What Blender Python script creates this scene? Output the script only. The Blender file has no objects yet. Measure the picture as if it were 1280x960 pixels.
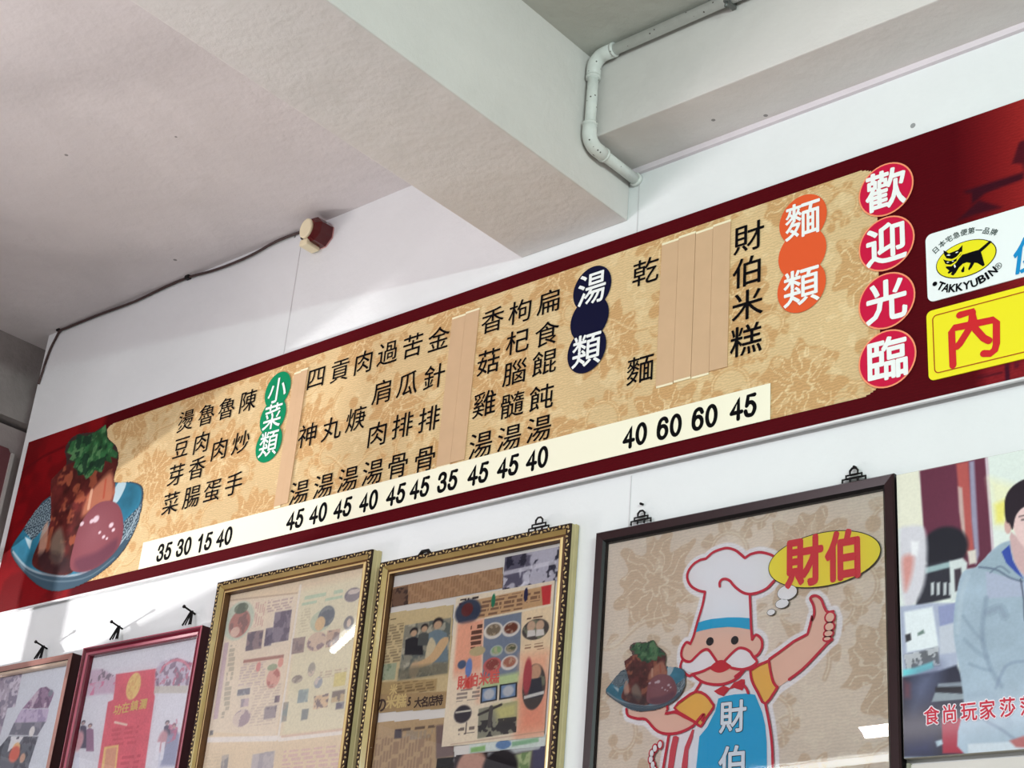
import bpy, bmesh, math, random
import numpy as np
from mathutils import Matrix, Vector

S = bpy.context.scene
COL = S.collection
random.seed(7)
rng = np.random.default_rng(11)

# ------------------------------------------------------------------ camera
M = np.array([[0.7586299110516623, 0.07957785342208903, -0.646643660219552],
              [-0.2187474531781373, -0.9037884769846316, -0.36785315085669146],
              [-0.6137020529422118, 0.4205160569013384, -0.6682335191385671]])
F = 1931.736
H0 = 1.5                    # camera height above the floor
D = 2.5                     # camera distance from the menu wall (wall plane is y = 0)
C0 = np.array([0.0, -D, H0])


def w2(d):
    w = M.T @ np.array(d, float)
    return np.array([w[0], -w[2], w[1]])


cam_data = bpy.data.cameras.new('camera')
cam = bpy.data.objects.new('camera', cam_data)
COL.objects.link(cam)
r_, u_, b_ = w2((1, 0, 0)), w2((0, -1, 0)), w2((0, 0, -1))
cam.matrix_world = Matrix(((r_[0], u_[0], b_[0], C0[0]), (r_[1], u_[1], b_[1], C0[1]),
                           (r_[2], u_[2], b_[2], C0[2]), (0, 0, 0, 1)))
cam_data.sensor_width = 36.0
cam_data.lens = F / 1280 * 36.0
cam_data.clip_start = 0.05
S.camera = cam

# ------------------------------------------------------------------ world, lights, exposure
S.view_settings.view_transform = 'Standard'
S.view_settings.look = 'None'
S.view_settings.gamma = 1.0
S.view_settings.use_curve_mapping = False
S.view_settings.exposure = 0.0

world = bpy.data.worlds.new('sky')
S.world = world
world.use_nodes = True
world.node_tree.nodes['Background'].inputs[0].default_value = (1.0, 0.93, 0.98, 1)
world.node_tree.nodes['Background'].inputs[1].default_value = 0.8


def area(name, loc, target, sx, sy, power, color, spread=math.pi):
    d = bpy.data.lights.new(name, 'AREA')
    d.shape = 'RECTANGLE'
    d.size, d.size_y = sx, sy
    d.energy = power
    d.color = color
    d.spread = spread
    o = bpy.data.objects.new(name, d)
    COL.objects.link(o)
    o.location = loc
    v = Vector(target) - Vector(loc)
    o.rotation_euler = v.to_track_quat('-Z', 'Y').to_euler()
    return o


# low sun thrown back off the street, coming in through the transom on the left
area('street_glint', (-8.2, -1.5, 0.23 + H0), (-3.8, 0, 1.36 + H0), 0.08, 0.08, 4.9, (1.0, 0.97, 0.96), math.radians(18))
# daylight bounced off the pavement outside, reaching the ceiling
area('pavement_bounce', (-6.35, -1.9, 0.12 + H0), (-3.0, -1.2, 2.55 + H0), 0.3, 2.4, 19, (1.0, 0.93, 0.90), math.radians(60))
# banks of fluorescent tubes over the dining room
area('tube_bank_right', (-0.1, -2.3, 1.95 + H0), (-0.5, -1.2, 0.3 + H0), 1.3, 0.06, 14, (0.82, 1.0, 0.95))
area('tube_bank_middle', (-2.6, -3.4, 1.55 + H0), (-2.8, -1.6, -0.6 + H0), 1.3, 0.06, 58, (1.0, 0.93, 1.0))
area('tube_bank_rear', (1.7, -2.6, 1.5 + H0), (-2.0, -0.6, 1.9 + H0), 1.3, 0.06, 79, (0.84, 1.0, 0.96))


# ------------------------------------------------------------------ projection helpers
def at(px, py, t=0.0):
    """point of the plane y = -t seen at pixel (px, py) -> (x, z)"""
    d = w2(((px - 640) / F, (py - 480) / F, 1.0))
    k = (-t - C0[1]) / d[1]
    p = C0 + d * k
    return float(p[0]), float(p[2])


def proj(x, y, z):
    r = np.array([x, y, z]) - C0
    w = np.array([r[0], r[2], -r[1]])
    c = M @ w
    return 640 + F * c[0] / c[2], 480 + F * c[1] / c[2]


def scale_at(px, py, t):
    x, z = at(px, py, t)
    a = proj(x - .005, -t, z); b = proj(x + .005, -t, z)
    c = proj(x, -t, z - .005); d = proj(x, -t, z + .005)
    return (b[0] - a[0]) / .01, abs(d[1] - c[1]) / .01      # px per metre


# ------------------------------------------------------------------ materials
def lin(c):
    c = np.asarray(c, float) / 255.0
    return np.where(c <= .04045, c / 12.92, ((c + .055) / 1.055) ** 2.4)


def rgba(c):
    l = lin(c)
    return (float(l[0]), float(l[1]), float(l[2]), 1.0)


MATS = {}


def mat(name, color, rough=.5, metal=0.0, noise=0.0, nscale=20.0, bump=0.0, bscale=60.0, coat=0.0, spec=.22):
    if name in MATS:
        return MATS[name]
    m = bpy.data.materials.new(name)
    m.use_nodes = True
    nt = m.node_tree
    b = nt.nodes['Principled BSDF']
    b.inputs['Base Color'].default_value = rgba(color)
    b.inputs['Roughness'].default_value = rough
    b.inputs['Metallic'].default_value = metal
    b.inputs['Specular IOR Level'].default_value = spec
    b.inputs['Coat Weight'].default_value = coat
    b.inputs['Coat Roughness'].default_value = .12
    tc = nt.nodes.new('ShaderNodeTexCoord')
    if noise > 0:
        n = nt.nodes.new('ShaderNodeTexNoise'); n.inputs['Scale'].default_value = nscale
        n.inputs['Detail'].default_value = 6
        r = nt.nodes.new('ShaderNodeMapRange')
        r.inputs[1].default_value = .3; r.inputs[2].default_value = .7
        r.inputs[3].default_value = 1 - noise; r.inputs[4].default_value = 1 + noise * .6
        mx = nt.nodes.new('ShaderNodeVectorMath'); mx.operation = 'SCALE'
        mx.inputs[0].default_value = rgba(color)[:3]
        nt.links.new(tc.outputs['Object'], n.inputs['Vector'])
        nt.links.new(n.outputs['Fac'], r.inputs[0])
        nt.links.new(r.outputs[0], mx.inputs['Scale'])
        nt.links.new(mx.outputs[0], b.inputs['Base Color'])
    if bump > 0:
        n = nt.nodes.new('ShaderNodeTexNoise'); n.inputs['Scale'].default_value = bscale
        n.inputs['Detail'].default_value = 5
        bp = nt.nodes.new('ShaderNodeBump'); bp.inputs['Strength'].default_value = bump
        bp.inputs['Distance'].default_value = .01
        nt.links.new(tc.outputs['Object'], n.inputs['Vector'])
        nt.links.new(n.outputs['Fac'], bp.inputs['Height'])
        nt.links.new(bp.outputs[0], b.inputs['Normal'])
    MATS[name] = m
    return m


def plaster(name, color, dirty=.06, streak=.0, specks=True, bump=.25):
    m = bpy.data.materials.new(name); m.use_nodes = True
    nt = m.node_tree; N = nt.nodes; L = nt.links
    b = N['Principled BSDF']; b.inputs['Roughness'].default_value = .75
    b.inputs['Specular IOR Level'].default_value = .25
    tc = N.new('ShaderNodeTexCoord')
    n1 = N.new('ShaderNodeTexNoise'); n1.inputs['Scale'].default_value = 2.2; n1.inputs['Detail'].default_value = 8
    n1.inputs['Roughness'].default_value = .62; n1.inputs['Distortion'].default_value = .6
    L.new(tc.outputs['Object'], n1.inputs['Vector'])
    r1 = N.new('ShaderNodeMapRange'); r1.inputs[1].default_value = .35; r1.inputs[2].default_value = .65
    r1.inputs[3].default_value = 1 - dirty; r1.inputs[4].default_value = 1.0
    L.new(n1.outputs['Fac'], r1.inputs[0])
    out = r1.outputs[0]
    if specks:
        vo = N.new('ShaderNodeTexVoronoi'); vo.inputs['Scale'].default_value = 9
        vo.inputs['Randomness'].default_value = 1
        L.new(tc.outputs['Object'], vo.inputs['Vector'])
        nn = N.new('ShaderNodeTexNoise'); nn.inputs['Scale'].default_value = 3
        L.new(tc.outputs['Object'], nn.inputs['Vector'])
        th = N.new('ShaderNodeMath'); th.operation = 'MULTIPLY'; th.inputs[1].default_value = .11
        L.new(nn.outputs['Fac'], th.inputs[0])
        lt = N.new('ShaderNodeMath'); lt.operation = 'LESS_THAN'
        L.new(vo.outputs['Distance'], lt.inputs[0])
        # keep only a few of the cells
        sp = N.new('ShaderNodeSeparateColor'); L.new(vo.outputs['Color'], sp.inputs[0])
        gt = N.new('ShaderNodeMath'); gt.operation = 'GREATER_THAN'; gt.inputs[1].default_value = .80
        L.new(sp.outputs[0], gt.inputs[0])
        L.new(th.outputs[0], lt.inputs[1])
        mu = N.new('ShaderNodeMath'); mu.operation = 'MULTIPLY'
        L.new(lt.outputs[0], mu.inputs[0]); L.new(gt.outputs[0], mu.inputs[1])
        inv = N.new('ShaderNodeMath'); inv.operation = 'MULTIPLY_ADD'
        inv.inputs[1].default_value = -.6; inv.inputs[2].default_value = 1.0
        L.new(mu.outputs[0], inv.inputs[0])
        m2 = N.new('ShaderNodeMath'); m2.operation = 'MULTIPLY'
        L.new(out, m2.inputs[0]); L.new(inv.outputs[0], m2.inputs[1])
        out = m2.outputs[0]
    sc = N.new('ShaderNodeVectorMath'); sc.operation = 'SCALE'; sc.inputs[0].default_value = rgba(color)[:3]
    L.new(out, sc.inputs['Scale']); L.new(sc.outputs[0], b.inputs['Base Color'])
    n2 = N.new('ShaderNodeTexNoise'); n2.inputs['Scale'].default_value = 7; n2.inputs['Detail'].default_value = 9
    n2.inputs['Roughness'].default_value = .6
    L.new(tc.outputs['Object'], n2.inputs['Vector'])
    bp = N.new('ShaderNodeBump'); bp.inputs['Strength'].default_value = bump; bp.inputs['Distance'].default_value = .02
    L.new(n2.outputs['Fac'], bp.inputs['Height']); L.new(bp.outputs[0], b.inputs['Normal'])
    MATS[name] = m
    return m


def print_mat(name, rough=.5, weave=0.0, coat=0.0, grain=.04):
    """printed sheet: colours come from the sheet's own colour attribute"""
    m = bpy.data.materials.new(name); m.use_nodes = True
    nt = m.node_tree; N = nt.nodes; L = nt.links
    b = N['Principled BSDF']; b.inputs['Roughness'].default_value = rough
    b.inputs['Specular IOR Level'].default_value = .16
    b.inputs['Coat Weight'].default_value = coat * .3; b.inputs['Coat Roughness'].default_value = .1
    at_ = N.new('ShaderNodeAttribute'); at_.attribute_name = 'Col'
    tc = N.new('ShaderNodeTexCoord')
    col = at_.outputs['Color']
    n = N.new('ShaderNodeTexNoise'); n.inputs['Scale'].default_value = 180; n.inputs['Detail'].default_value = 3
    L.new(tc.outputs['Object'], n.inputs['Vector'])
    r = N.new('ShaderNodeMapRange'); r.inputs[1].default_value = .3; r.inputs[2].default_value = .7
    r.inputs[3].default_value = 1 - grain; r.inputs[4].default_value = 1 + grain
    L.new(n.outputs['Fac'], r.inputs[0])
    s = N.new('ShaderNodeVectorMath'); s.operation = 'SCALE'
    L.new(col, s.inputs[0]); L.new(r.outputs[0], s.inputs['Scale'])
    out = s.outputs[0]
    if weave > 0:
        w = N.new('ShaderNodeTexWave'); w.bands_direction = 'Z'
        w.inputs['Scale'].default_value = 48; w.inputs['Distortion'].default_value = 7
        w.inputs['Detail'].default_value = 2; w.inputs['Detail Scale'].default_value = 1.6
        L.new(tc.outputs['Object'], w.inputs['Vector'])
        r2 = N.new('ShaderNodeMapRange'); r2.inputs[3].default_value = 1 - weave; r2.inputs[4].default_value = 1 + weave
        L.new(w.outputs['Fac'], r2.inputs[0])
        s2 = N.new('ShaderNodeVectorMath'); s2.operation = 'SCALE'
        L.new(out, s2.inputs[0]); L.new(r2.outputs[0], s2.inputs['Scale'])
        out = s2.outputs[0]
    L.new(out, b.inputs['Base Color'])
    MATS[name] = m
    return m


def glass_mat():
    m = bpy.data.materials.new('picture_glass'); m.use_nodes = True
    nt = m.node_tree; N = nt.nodes; L = nt.links
    N.remove(N['Principled BSDF'])
    out = N['Material Output']
    t = N.new('ShaderNodeBsdfTransparent'); t.inputs[0].default_value = (.985, .995, .99, 1)
    g = N.new('ShaderNodeBsdfGlossy'); g.inputs['Roughness'].default_value = .012
    fr = N.new('ShaderNodeFresnel'); fr.inputs['IOR'].default_value = 1.52
    mu = N.new('ShaderNodeMath'); mu.operation = 'MULTIPLY'; mu.inputs[1].default_value = 1.0
    L.new(fr.outputs[0], mu.inputs[0])
    mx = N.new('ShaderNodeMixShader')
    L.new(mu.outputs[0], mx.inputs[0]); L.new(t.outputs[0], mx.inputs[1]); L.new(g.outputs[0], mx.inputs[2])
    L.new(mx.outputs[0], out.inputs[0])
    MATS['glass'] = m
    return m


wall_white = plaster('white_wall_paint', (232, 234, 235), .05)
ceil_white = plaster('ceiling_plaster', (216, 210, 210), .10, bump=.45)
beam_white = plaster('beam_plaster', (218, 213, 210), .08, bump=.4)
bay_white = plaster('right_bay_ceiling_plaster', (196, 195, 188), .10, bump=.4)
P_BOARD = print_mat('board_print', .5, weave=.085)
P_BOARD.node_tree.nodes['Principled BSDF'].inputs['Specular IOR Level'].default_value = .06
P_FLAT = print_mat('photo_print', .45, coat=.15)
P_PAPER = print_mat('news_print', .7, grain=.06)
P_LINEN = print_mat('linen_poster_print', .5, weave=.045)
GLASS = glass_mat()


# ------------------------------------------------------------------ object helpers
def mesh_obj(name, verts, faces, m, parent=None, smooth=False):
    me = bpy.data.meshes.new(name)
    me.from_pydata([tuple(v) for v in verts], [], [tuple(f) for f in faces])
    me.update()
    if isinstance(m, (list, tuple)):
        for k in m: me.materials.append(k)
    elif m: me.materials.append(m)
    if smooth:
        me.polygons.foreach_set('use_smooth', [True] * len(me.polygons))
    o = bpy.data.objects.new(name, me)
    COL.objects.link(o)
    if parent is not None:
        o.parent = parent
        o.matrix_parent_inverse = Matrix.Translation(-Vector(parent.location))
    return o


def bm_obj(name, bm, m, parent=None, smooth=False):
    me = bpy.data.meshes.new(name)
    bm.normal_update(); bm.to_mesh(me); bm.free()
    if isinstance(m, (list, tuple)):
        for k in m: me.materials.append(k)
    elif m: me.materials.append(m)
    if smooth:
        me.polygons.foreach_set('use_smooth', [True] * len(me.polygons))
    o = bpy.data.objects.new(name, me)
    COL.objects.link(o)
    if parent is not None:
        o.parent = parent
        o.matrix_parent_inverse = Matrix.Translation(-Vector(parent.location))
    return o


def thing(name, label, cat, loc, group=None):
    o = bpy.data.objects.new(name, None)
    COL.objects.link(o)
    o.empty_display_size = .05
    o.location = loc
    o['label'] = label; o['category'] = cat
    if group: o['group'] = group
    return o


def tag(o, label, cat, group=None):
    o['label'] = label; o['category'] = cat
    if group: o['group'] = group
    return o


def struct(o):
    o['kind'] = 'structure'
    return o


def add_box(bm, x0, x1, y0, y1, z0, z1, bevel=0.0, mi=0):
    r = bmesh.ops.create_cube(bm, size=1)
    vs = r['verts']
    for v in vs:
        v.co = Vector((x0 if v.co.x < 0 else x1, y0 if v.co.y < 0 else y1, z0 if v.co.z < 0 else z1))
    fs = set(f for v in vs for f in v.link_faces)
    for f in fs: f.material_index = mi
    if bevel > 0:
        es = list(set(e for v in vs for e in v.link_edges))
        bmesh.ops.bevel(bm, geom=es, offset=bevel, segments=2, affect='EDGES', profile=.6)


def box(name, x0, x1, y0, y1, z0, z1, m, parent=None, bevel=0.0):
    bm = bmesh.new()
    add_box(bm, x0, x1, y0, y1, z0, z1, bevel)
    return bm_obj(name, bm, m, parent)


def add_tube(bm, pts, r, seg=12, cap=True):
    pts = [Vector(p) for p in pts]
    rs = r if isinstance(r, (list, tuple)) else [r] * len(pts)
    rings = []
    prev = None
    for i, p in enumerate(pts):
        if i == 0: t = pts[1] - pts[0]
        elif i == len(pts) - 1: t = pts[-1] - pts[-2]
        else: t = (pts[i + 1] - p).normalized() + (p - pts[i - 1]).normalized()
        t.normalize()
        if prev is None:
            a = Vector((0, 0, 1)) if abs(t.z) < .9 else Vector((1, 0, 0))
            n = t.cross(a).normalized()
        else:
            n = (prev - t * prev.dot(t)).normalized()
        prev = n
        b = t.cross(n)
        rings.append([bm.verts.new(p + (n * math.cos(2 * math.pi * k / seg) + b * math.sin(2 * math.pi * k / seg)) * rs[i])
                      for k in range(seg)])
    for i in range(len(rings) - 1):
        for k in range(seg):
            bm.faces.new((rings[i][k], rings[i][(k + 1) % seg], rings[i + 1][(k + 1) % seg], rings[i + 1][k]))
    if cap:
        bm.faces.new(rings[0][::-1]); bm.faces.new(rings[-1])


def tube(name, pts, r, m, parent=None, seg=12):
    bm = bmesh.new()
    add_tube(bm, pts, r, seg)
    return bm_obj(name, bm, m, parent, True)


# ------------------------------------------------------------------ flat print helpers (all lie on planes y = -t)
def smooth_pts(pts, n=5, closed=False):
    P = np.array(pts, float); k = len(P); out = []
    rngk = range(k) if closed else range(k - 1)
    for i in rngk:
        if closed: p0, p1, p2, p3 = P[(i - 1) % k], P[i], P[(i + 1) % k], P[(i + 2) % k]
        else: p0, p1, p2, p3 = P[max(i - 1, 0)], P[i], P[i + 1], P[min(i + 2, k - 1)]
        for j in range(n):
            t = j / n
            out.append(.5 * ((2 * p1) + (-p0 + p2) * t + (2 * p0 - 5 * p1 + 4 * p2 - p3) * t * t + (-p0 + 3 * p1 - 3 * p2 + p3) * t ** 3))
    if not closed: out.append(P[-1])
    return [tuple(o) for o in out]


def flat_poly(name, pts, t, m, parent, thick=.0):
    """filled outline of (x,z) wall points on plane y=-t, facing the room"""
    bm = bmesh.new()
    vs = [bm.verts.new((x, -t, z)) for x, z in pts]
    try:
        f = bm.faces.new(vs)
    except ValueError:
        bm.free(); return None
    f.normal_update()
    if f.normal.y > 0: f.normal_flip()
    bmesh.ops.triangulate(bm, faces=[f])
    return bm_obj(name, bm, m, parent)


def add_ribbon(V, Fc, pts, width, t, closed=False):
    P = np.array(pts, float); k = len(P)
    base = len(V)
    for i in range(k):
        if closed: a, b = P[(i - 1) % k], P[(i + 1) % k]
        else: a, b = P[max(i - 1, 0)], P[min(i + 1, k - 1)]
        d = b - a; d /= (np.hypot(*d) + 1e-9); n = np.array([-d[1], d[0]]) * width / 2
        V.append((P[i][0] + n[0], -t, P[i][1] + n[1])); V.append((P[i][0] - n[0], -t, P[i][1] - n[1]))
    for i in range(k if closed else k - 1):
        j = (i + 1) % k
        Fc.append((base + 2 * i, base + 2 * i + 1, base + 2 * j + 1, base + 2 * j))
    if not closed:                     # round ends
        for e, s in ((0, 0), (k - 1, 0)):
            c = P[e]; b0 = len(V)
            for q in range(10):
                V.append((c[0] + width / 2 * math.cos(q * .628), -t - .000035, c[1] + width / 2 * math.sin(q * .628)))
            Fc.append(tuple(range(b0, b0 + 10)))


def ribbons(name, lines, width, t, m, parent):
    V, Fc = [], []
    for ln in lines:
        pts, closed = ln if isinstance(ln, tuple) and isinstance(ln[1], bool) else (ln, False)
        add_ribbon(V, Fc, pts, width, t, closed)
        t += .00006
    return mesh_obj(name, V, Fc, m, parent)


def ell_pts(cx, cz, rx, rz, n=40, rot=0):
    return [(cx + rx * math.cos(a) * math.cos(rot) - rz * math.sin(a) * math.sin(rot),
             cz + rx * math.cos(a) * math.sin(rot) + rz * math.sin(a) * math.cos(rot))
            for a in [2 * math.pi * k / n for k in range(n)]]


def rrect(x0, x1, z0, z1, r, n=6):
    out = []
    for cx, cz, a0 in ((x1 - r, z1 - r, 0), (x0 + r, z1 - r, 90), (x0 + r, z0 + r, 180), (x1 - r, z0 + r, 270)):
        for k in range(n + 1):
            a = math.radians(a0 + 90 * k / n)
            out.append((cx + r * math.cos(a), cz + r * math.sin(a)))
    return out


GL = {}


def glyph(ch, bold=0.0, shear=0.0):
    key = (ch, bold, shear)
    if key in GL: return GL[key]
    c = bpy.data.curves.new('glyph', 'FONT'); c.body = ch; c.resolution_u = 3
    c.shear = shear
    o = bpy.data.objects.new('glyph', c); COL.objects.link(o)
    dg = bpy.context.evaluated_depsgraph_get()
    me = bpy.data.meshes.new_from_object(o.evaluated_get(dg))
    v = np.array([(q.co.x, q.co.y) for q in me.vertices]).reshape(-1, 2)
    f = [tuple(p.vertices) for p in me.polygons]
    bpy.data.meshes.remove(me); bpy.data.objects.remove(o); bpy.data.curves.remove(c)
    GL[key] = (v, f)
    return GL[key]


def add_glyph(V, Fc, ch, x, z, w, h, t, bold=0.0, rot=0.0, fit=False, shear=0.0):
    """CJK: (w,h) is the em box; fit=True: (w,h) is the drawn extent"""
    v, f = glyph(ch, 0.0, shear)
    if len(v) == 0: return
    if bold > 0:                       # heavier strokes: copies shifted round a small circle, each a hair proud of the last
        base, f0 = v, f
        n = 8 if bold > .012 else 4
        shifts = [(0.0, 0.0)] + [(bold * math.cos(2 * math.pi * k / n), bold * math.sin(2 * math.pi * k / n)) for k in range(n)]
        ref = (base.min(0) - bold, base.max(0) + bold)
        for k, (sx_, sy_) in enumerate(shifts):
            _place(V, Fc, base + np.array([sx_, sy_]), f0, ref, x, z, w, h, t + k * .00004, rot, fit)
        return
    _place(V, Fc, v, f, (v.min(0), v.max(0)), x, z, w, h, t, rot, fit)


def _place(V, Fc, v, f, ref, x, z, w, h, t, rot, fit):
    if fit:
        a, b = ref
        q = (v - (a + b) / 2) / np.maximum(b - a, 1e-6)
    else:
        q = v - np.array([.5, .378])
    q = q * np.array([w, h])
    c, s = math.cos(rot), math.sin(rot)
    b0 = len(V)
    for p in q:
        V.append((x + p[0] * c - p[1] * s, -t, z + p[0] * s + p[1] * c))
    for k in f: Fc.append(tuple(b0 + i for i in k))


def text_px(name, items, t, m, parent, bold=0.0, fit=False, rot=0.0, shear=0.0):
    """items: (char, px, py, width_px, height_px)"""
    for ch, px, py, wp, hp in items:
        V, Fc = [], []
        x, z = at(px, py, t); sx, sz = scale_at(px, py, t)
        add_glyph(V, Fc, ch, x, z, wp / sx, hp / sz, t, bold, rot, fit, shear)
        o = mesh_obj(name, V, Fc, m, parent)
    return o


# painted sheets: a fine grid whose vertices carry the printed colours
def seg_dist(X, Z, pts, closed=True):
    d = np.full(X.shape, 1e9); k = len(pts)
    for i in range(k if closed else k - 1):
        ax, az = pts[i]; bx, bz = pts[(i + 1) % k]
        vx, vz = bx - ax, bz - az; L = vx * vx + vz * vz + 1e-12
        tt = np.clip(((X - ax) * vx + (Z - az) * vz) / L, 0, 1)
        d = np.minimum(d, np.hypot(X - ax - tt * vx, Z - az - tt * vz))
    return d


def inside(X, Z, pts):
    r = np.zeros(X.shape, bool); k = len(pts)
    for i in range(k):
        ax, az = pts[i]; bx, bz = pts[(i + 1) % k]
        c = ((az > Z) != (bz > Z)) & (X < (bx - ax) * (Z - az) / (bz - az + 1e-15) + ax)
        r ^= c
    return r


def vnoise(X, Z, sc, seed=0, oct=3):
    out = np.zeros(X.shape); amp = 1; tot = 0
    for o in range(oct):
        x = X * sc; z = Z * sc
        xi = np.floor(x).astype(np.int64); zi = np.floor(z).astype(np.int64)
        fx = x - xi; fz = z - zi
        fx = fx * fx * (3 - 2 * fx); fz = fz * fz * (3 - 2 * fz)

        def h(a, b):
            n = (a * 374761393 + b * 668265263 + (seed + o * 17) * 1442695041) & 0xffffffff
            n = ((n ^ (n >> 13)) * 1274126177) & 0xffffffff
            return ((n ^ (n >> 16)) & 0xffff) / 65535.0
        v = h(xi, zi) * (1 - fx) * (1 - fz) + h(xi + 1, zi) * fx * (1 - fz) + h(xi, zi + 1) * (1 - fx) * fz + h(xi + 1, zi + 1) * fx * fz
        out += v * amp; tot += amp; amp *= .55; sc *= 2.1
    return out / tot


class Sheet:
    def __init__(s, x0, x1, z0, z1, res, base):
        s.nx = max(2, int(round((x1 - x0) / res)) + 1); s.nz = max(2, int(round((z1 - z0) / res)) + 1)
        s.X, s.Z = np.meshgrid(np.linspace(x0, x1, s.nx), np.linspace(z0, z1, s.nz))
        s.res = res
        s.C = np.zeros(s.X.shape + (3,)) + np.array(base, float)

    def blend(s, a, col):
        a = np.clip(a, 0, 1)[..., None]
        s.C = s.C * (1 - a) + np.asarray(col, float) * a

    def poly(s, pts, col, soft=None, alpha=1.0, sm=False):
        if sm: pts = smooth_pts(pts, 4, True)
        soft = soft or s.res
        px = [p[0] for p in pts]; pz = [p[1] for p in pts]
        d = seg_dist(s.X, s.Z, pts); i = inside(s.X, s.Z, pts)
        a = np.clip(.5 + np.where(i, d, -d) / soft, 0, 1) * alpha
        s.blend(a, col)
        return a

    def ell(s, cx, cz, rx, rz, col, soft=.15, alpha=1.0):
        d = np.hypot((s.X - cx) / rx, (s.Z - cz) / rz)
        s.blend(np.clip((1 - d) / soft + .5, 0, 1) * alpha, col)

    def line(s, pts, w, col, alpha=1.0, sm=False, closed=False):
        if sm: pts = smooth_pts(pts, 4, closed)
        d = seg_dist(s.X, s.Z, pts, closed)
        s.blend(np.clip((w / 2 - d) / s.res + .5, 0, 1) * alpha, col)

    def noise(s, sc, amt, seed=0, mask=None, oct=3):
        n = (vnoise(s.X, s.Z, sc, seed, oct) - .5) * 2 * amt
        if mask is not None: n = n * mask
        s.C = s.C * (1 + n[..., None])

    def blotch(s, sc, col, thr=.55, soft=.06, seed=0, alpha=1.0, mask=None, oct=3):
        n = vnoise(s.X, s.Z, sc, seed, oct)
        a = np.clip((n - thr) / soft, 0, 1) * alpha
        if mask is not None: a = a * mask
        s.blend(a, col)

    def rows(s, quad, pitch, ch, col, seed=0, alpha=.7, fill=.6, vertical=False):
        """rows of tiny illegible characters"""
        m = inside(s.X, s.Z, quad)
        A, B = (s.X, s.Z) if vertical else (s.Z, s.X)
        r = A / pitch; ri = np.floor(r).astype(np.int64); fr = r - ri
        c = B / ch; ci = np.floor(c).astype(np.int64)
        n = (ci * 73856093 ^ ri * 19349663 ^ seed * 83492791) & 1023
        a = ((fr > .2) & (fr < .2 + fill) & (n > 260) & m) * alpha
        s.blend(a.astype(float), col)

    def build(s, name, t, m, parent, mask=None):
        nx, nz = s.nx, s.nz
        co = np.stack([s.X, np.full(s.X.shape, -t), s.Z], -1).reshape(-1, 3)
        idx = np.arange(nx * nz).reshape(nz, nx)
        q = np.stack([idx[:-1, :-1], idx[:-1, 1:], idx[1:, 1:], idx[1:, :-1]], -1).reshape(-1, 4)
        if mask is not None:
            mi = inside(s.X, s.Z, mask).reshape(-1)
            q = q[mi[q].sum(1) >= 3]
        me = bpy.data.meshes.new(name)
        me.vertices.add(len(co)); me.vertices.foreach_set('co', co.ravel())
        me.loops.add(q.size); me.loops.foreach_set('vertex_index', q.ravel().astype(np.int32))
        me.polygons.add(len(q)); me.polygons.foreach_set('loop_start', np.arange(0, q.size, 4, dtype=np.int32))
        me.update(calc_edges=True)
        c = lin(np.clip(s.C, 0, 255)).reshape(-1, 3)
        c4 = np.concatenate([c, np.ones((len(c), 1))], 1)
        ca = me.color_attributes.new('Col', 'FLOAT_COLOR', 'POINT')
        ca.data.foreach_set('color', c4.ravel().astype(np.float32))
        me.materials.append(m)
        o = bpy.data.objects.new(name, me); COL.objects.link(o)
        if parent is not None:
            o.parent = parent
            o.matrix_parent_inverse = Matrix.Translation(-Vector(parent.location))
        return o


def crop(ox, oy, sc, t):
    """reader for points noted on an enlarged crop of the picture"""
    def f(*pts):
        r = [at(ox + x / sc, oy + y / sc, t) for x, y in pts]
        return r
    return f


# ================================================================== STRUCTURE
ZC = 2.295 + H0                       # ceiling
XL = -4.62
struct(box('wall_back', -4.504, 3.0, 0.0, 0.14, 0, ZC, wall_white))
struct(box('wall_back_recess', -9.0, -4.3, 0.16, 0.24, 0, ZC, plaster('recess_paint', (190, 184, 182), .15)))
struct(box('ceiling', -4.9, -2.15, -6.0, 0.0, ZC, ZC + .12, ceil_white))
struct(box('ceiling_over_recess', -4.9, -4.504, 0.0, 0.24, ZC, ZC + .12, ceil_white))
struct(box('ceiling_bay', -2.15, 3.0, -6.0, 0.0, ZC - .003, ZC + .12, bay_white))
struct(box('floor', -4.9, 3.0, -6.0, 0.24, -.1, 0, mat('floor_terrazzo', (165, 160, 152), .35, noise=.1)))
struct(box('wall_right', 3.0, 3.1, -6.0, 0.14, 0, ZC, wall_white))
struct(box('wall_front', -4.9, 3.0, -6.1, -6.0, 0, ZC, wall_white))
# left side: beam, recessed strip and a transom opening to the street
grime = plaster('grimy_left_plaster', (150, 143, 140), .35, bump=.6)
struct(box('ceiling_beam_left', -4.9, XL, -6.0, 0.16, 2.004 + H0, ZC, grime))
zt0, zt1 = .94 + H0, 1.40 + H0
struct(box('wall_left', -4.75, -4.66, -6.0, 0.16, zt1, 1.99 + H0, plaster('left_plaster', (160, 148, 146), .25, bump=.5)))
struct(box('window_bar', -4.66, -4.60, -6.0, 0.16, zt0 - .055, zt0, wall_white))
struct(box('wall_left_lower', -4.68, -4.60, -6.0, 0.16, 0, .55, wall_white))
# transom posts
dark_wood = mat('dark_door_wood', (60, 40, 36), .4, noise=.2)
for k, (ya, yb) in enumerate(((-.210, -.162), (-.82, -.52), (-3.6, -3.5), (-6.0, -5.6))):
    struct(box('window_post', -4.66, -4.61, ya, yb, .55, zt1, dark_wood))

# main beam, perpendicular to the wall, and the beam running along it
bb = struct(box('ceiling_beam_main', -2.301, -1.969, -6.0, 0.0, 1.925 + H0, ZC, beam_white, bevel=.004))
struct(box('ceiling_beam_side', -1.969, 3.0, -.168, 0.0, 2.060 + H0, ZC, beam_white, bevel=.003))
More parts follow.
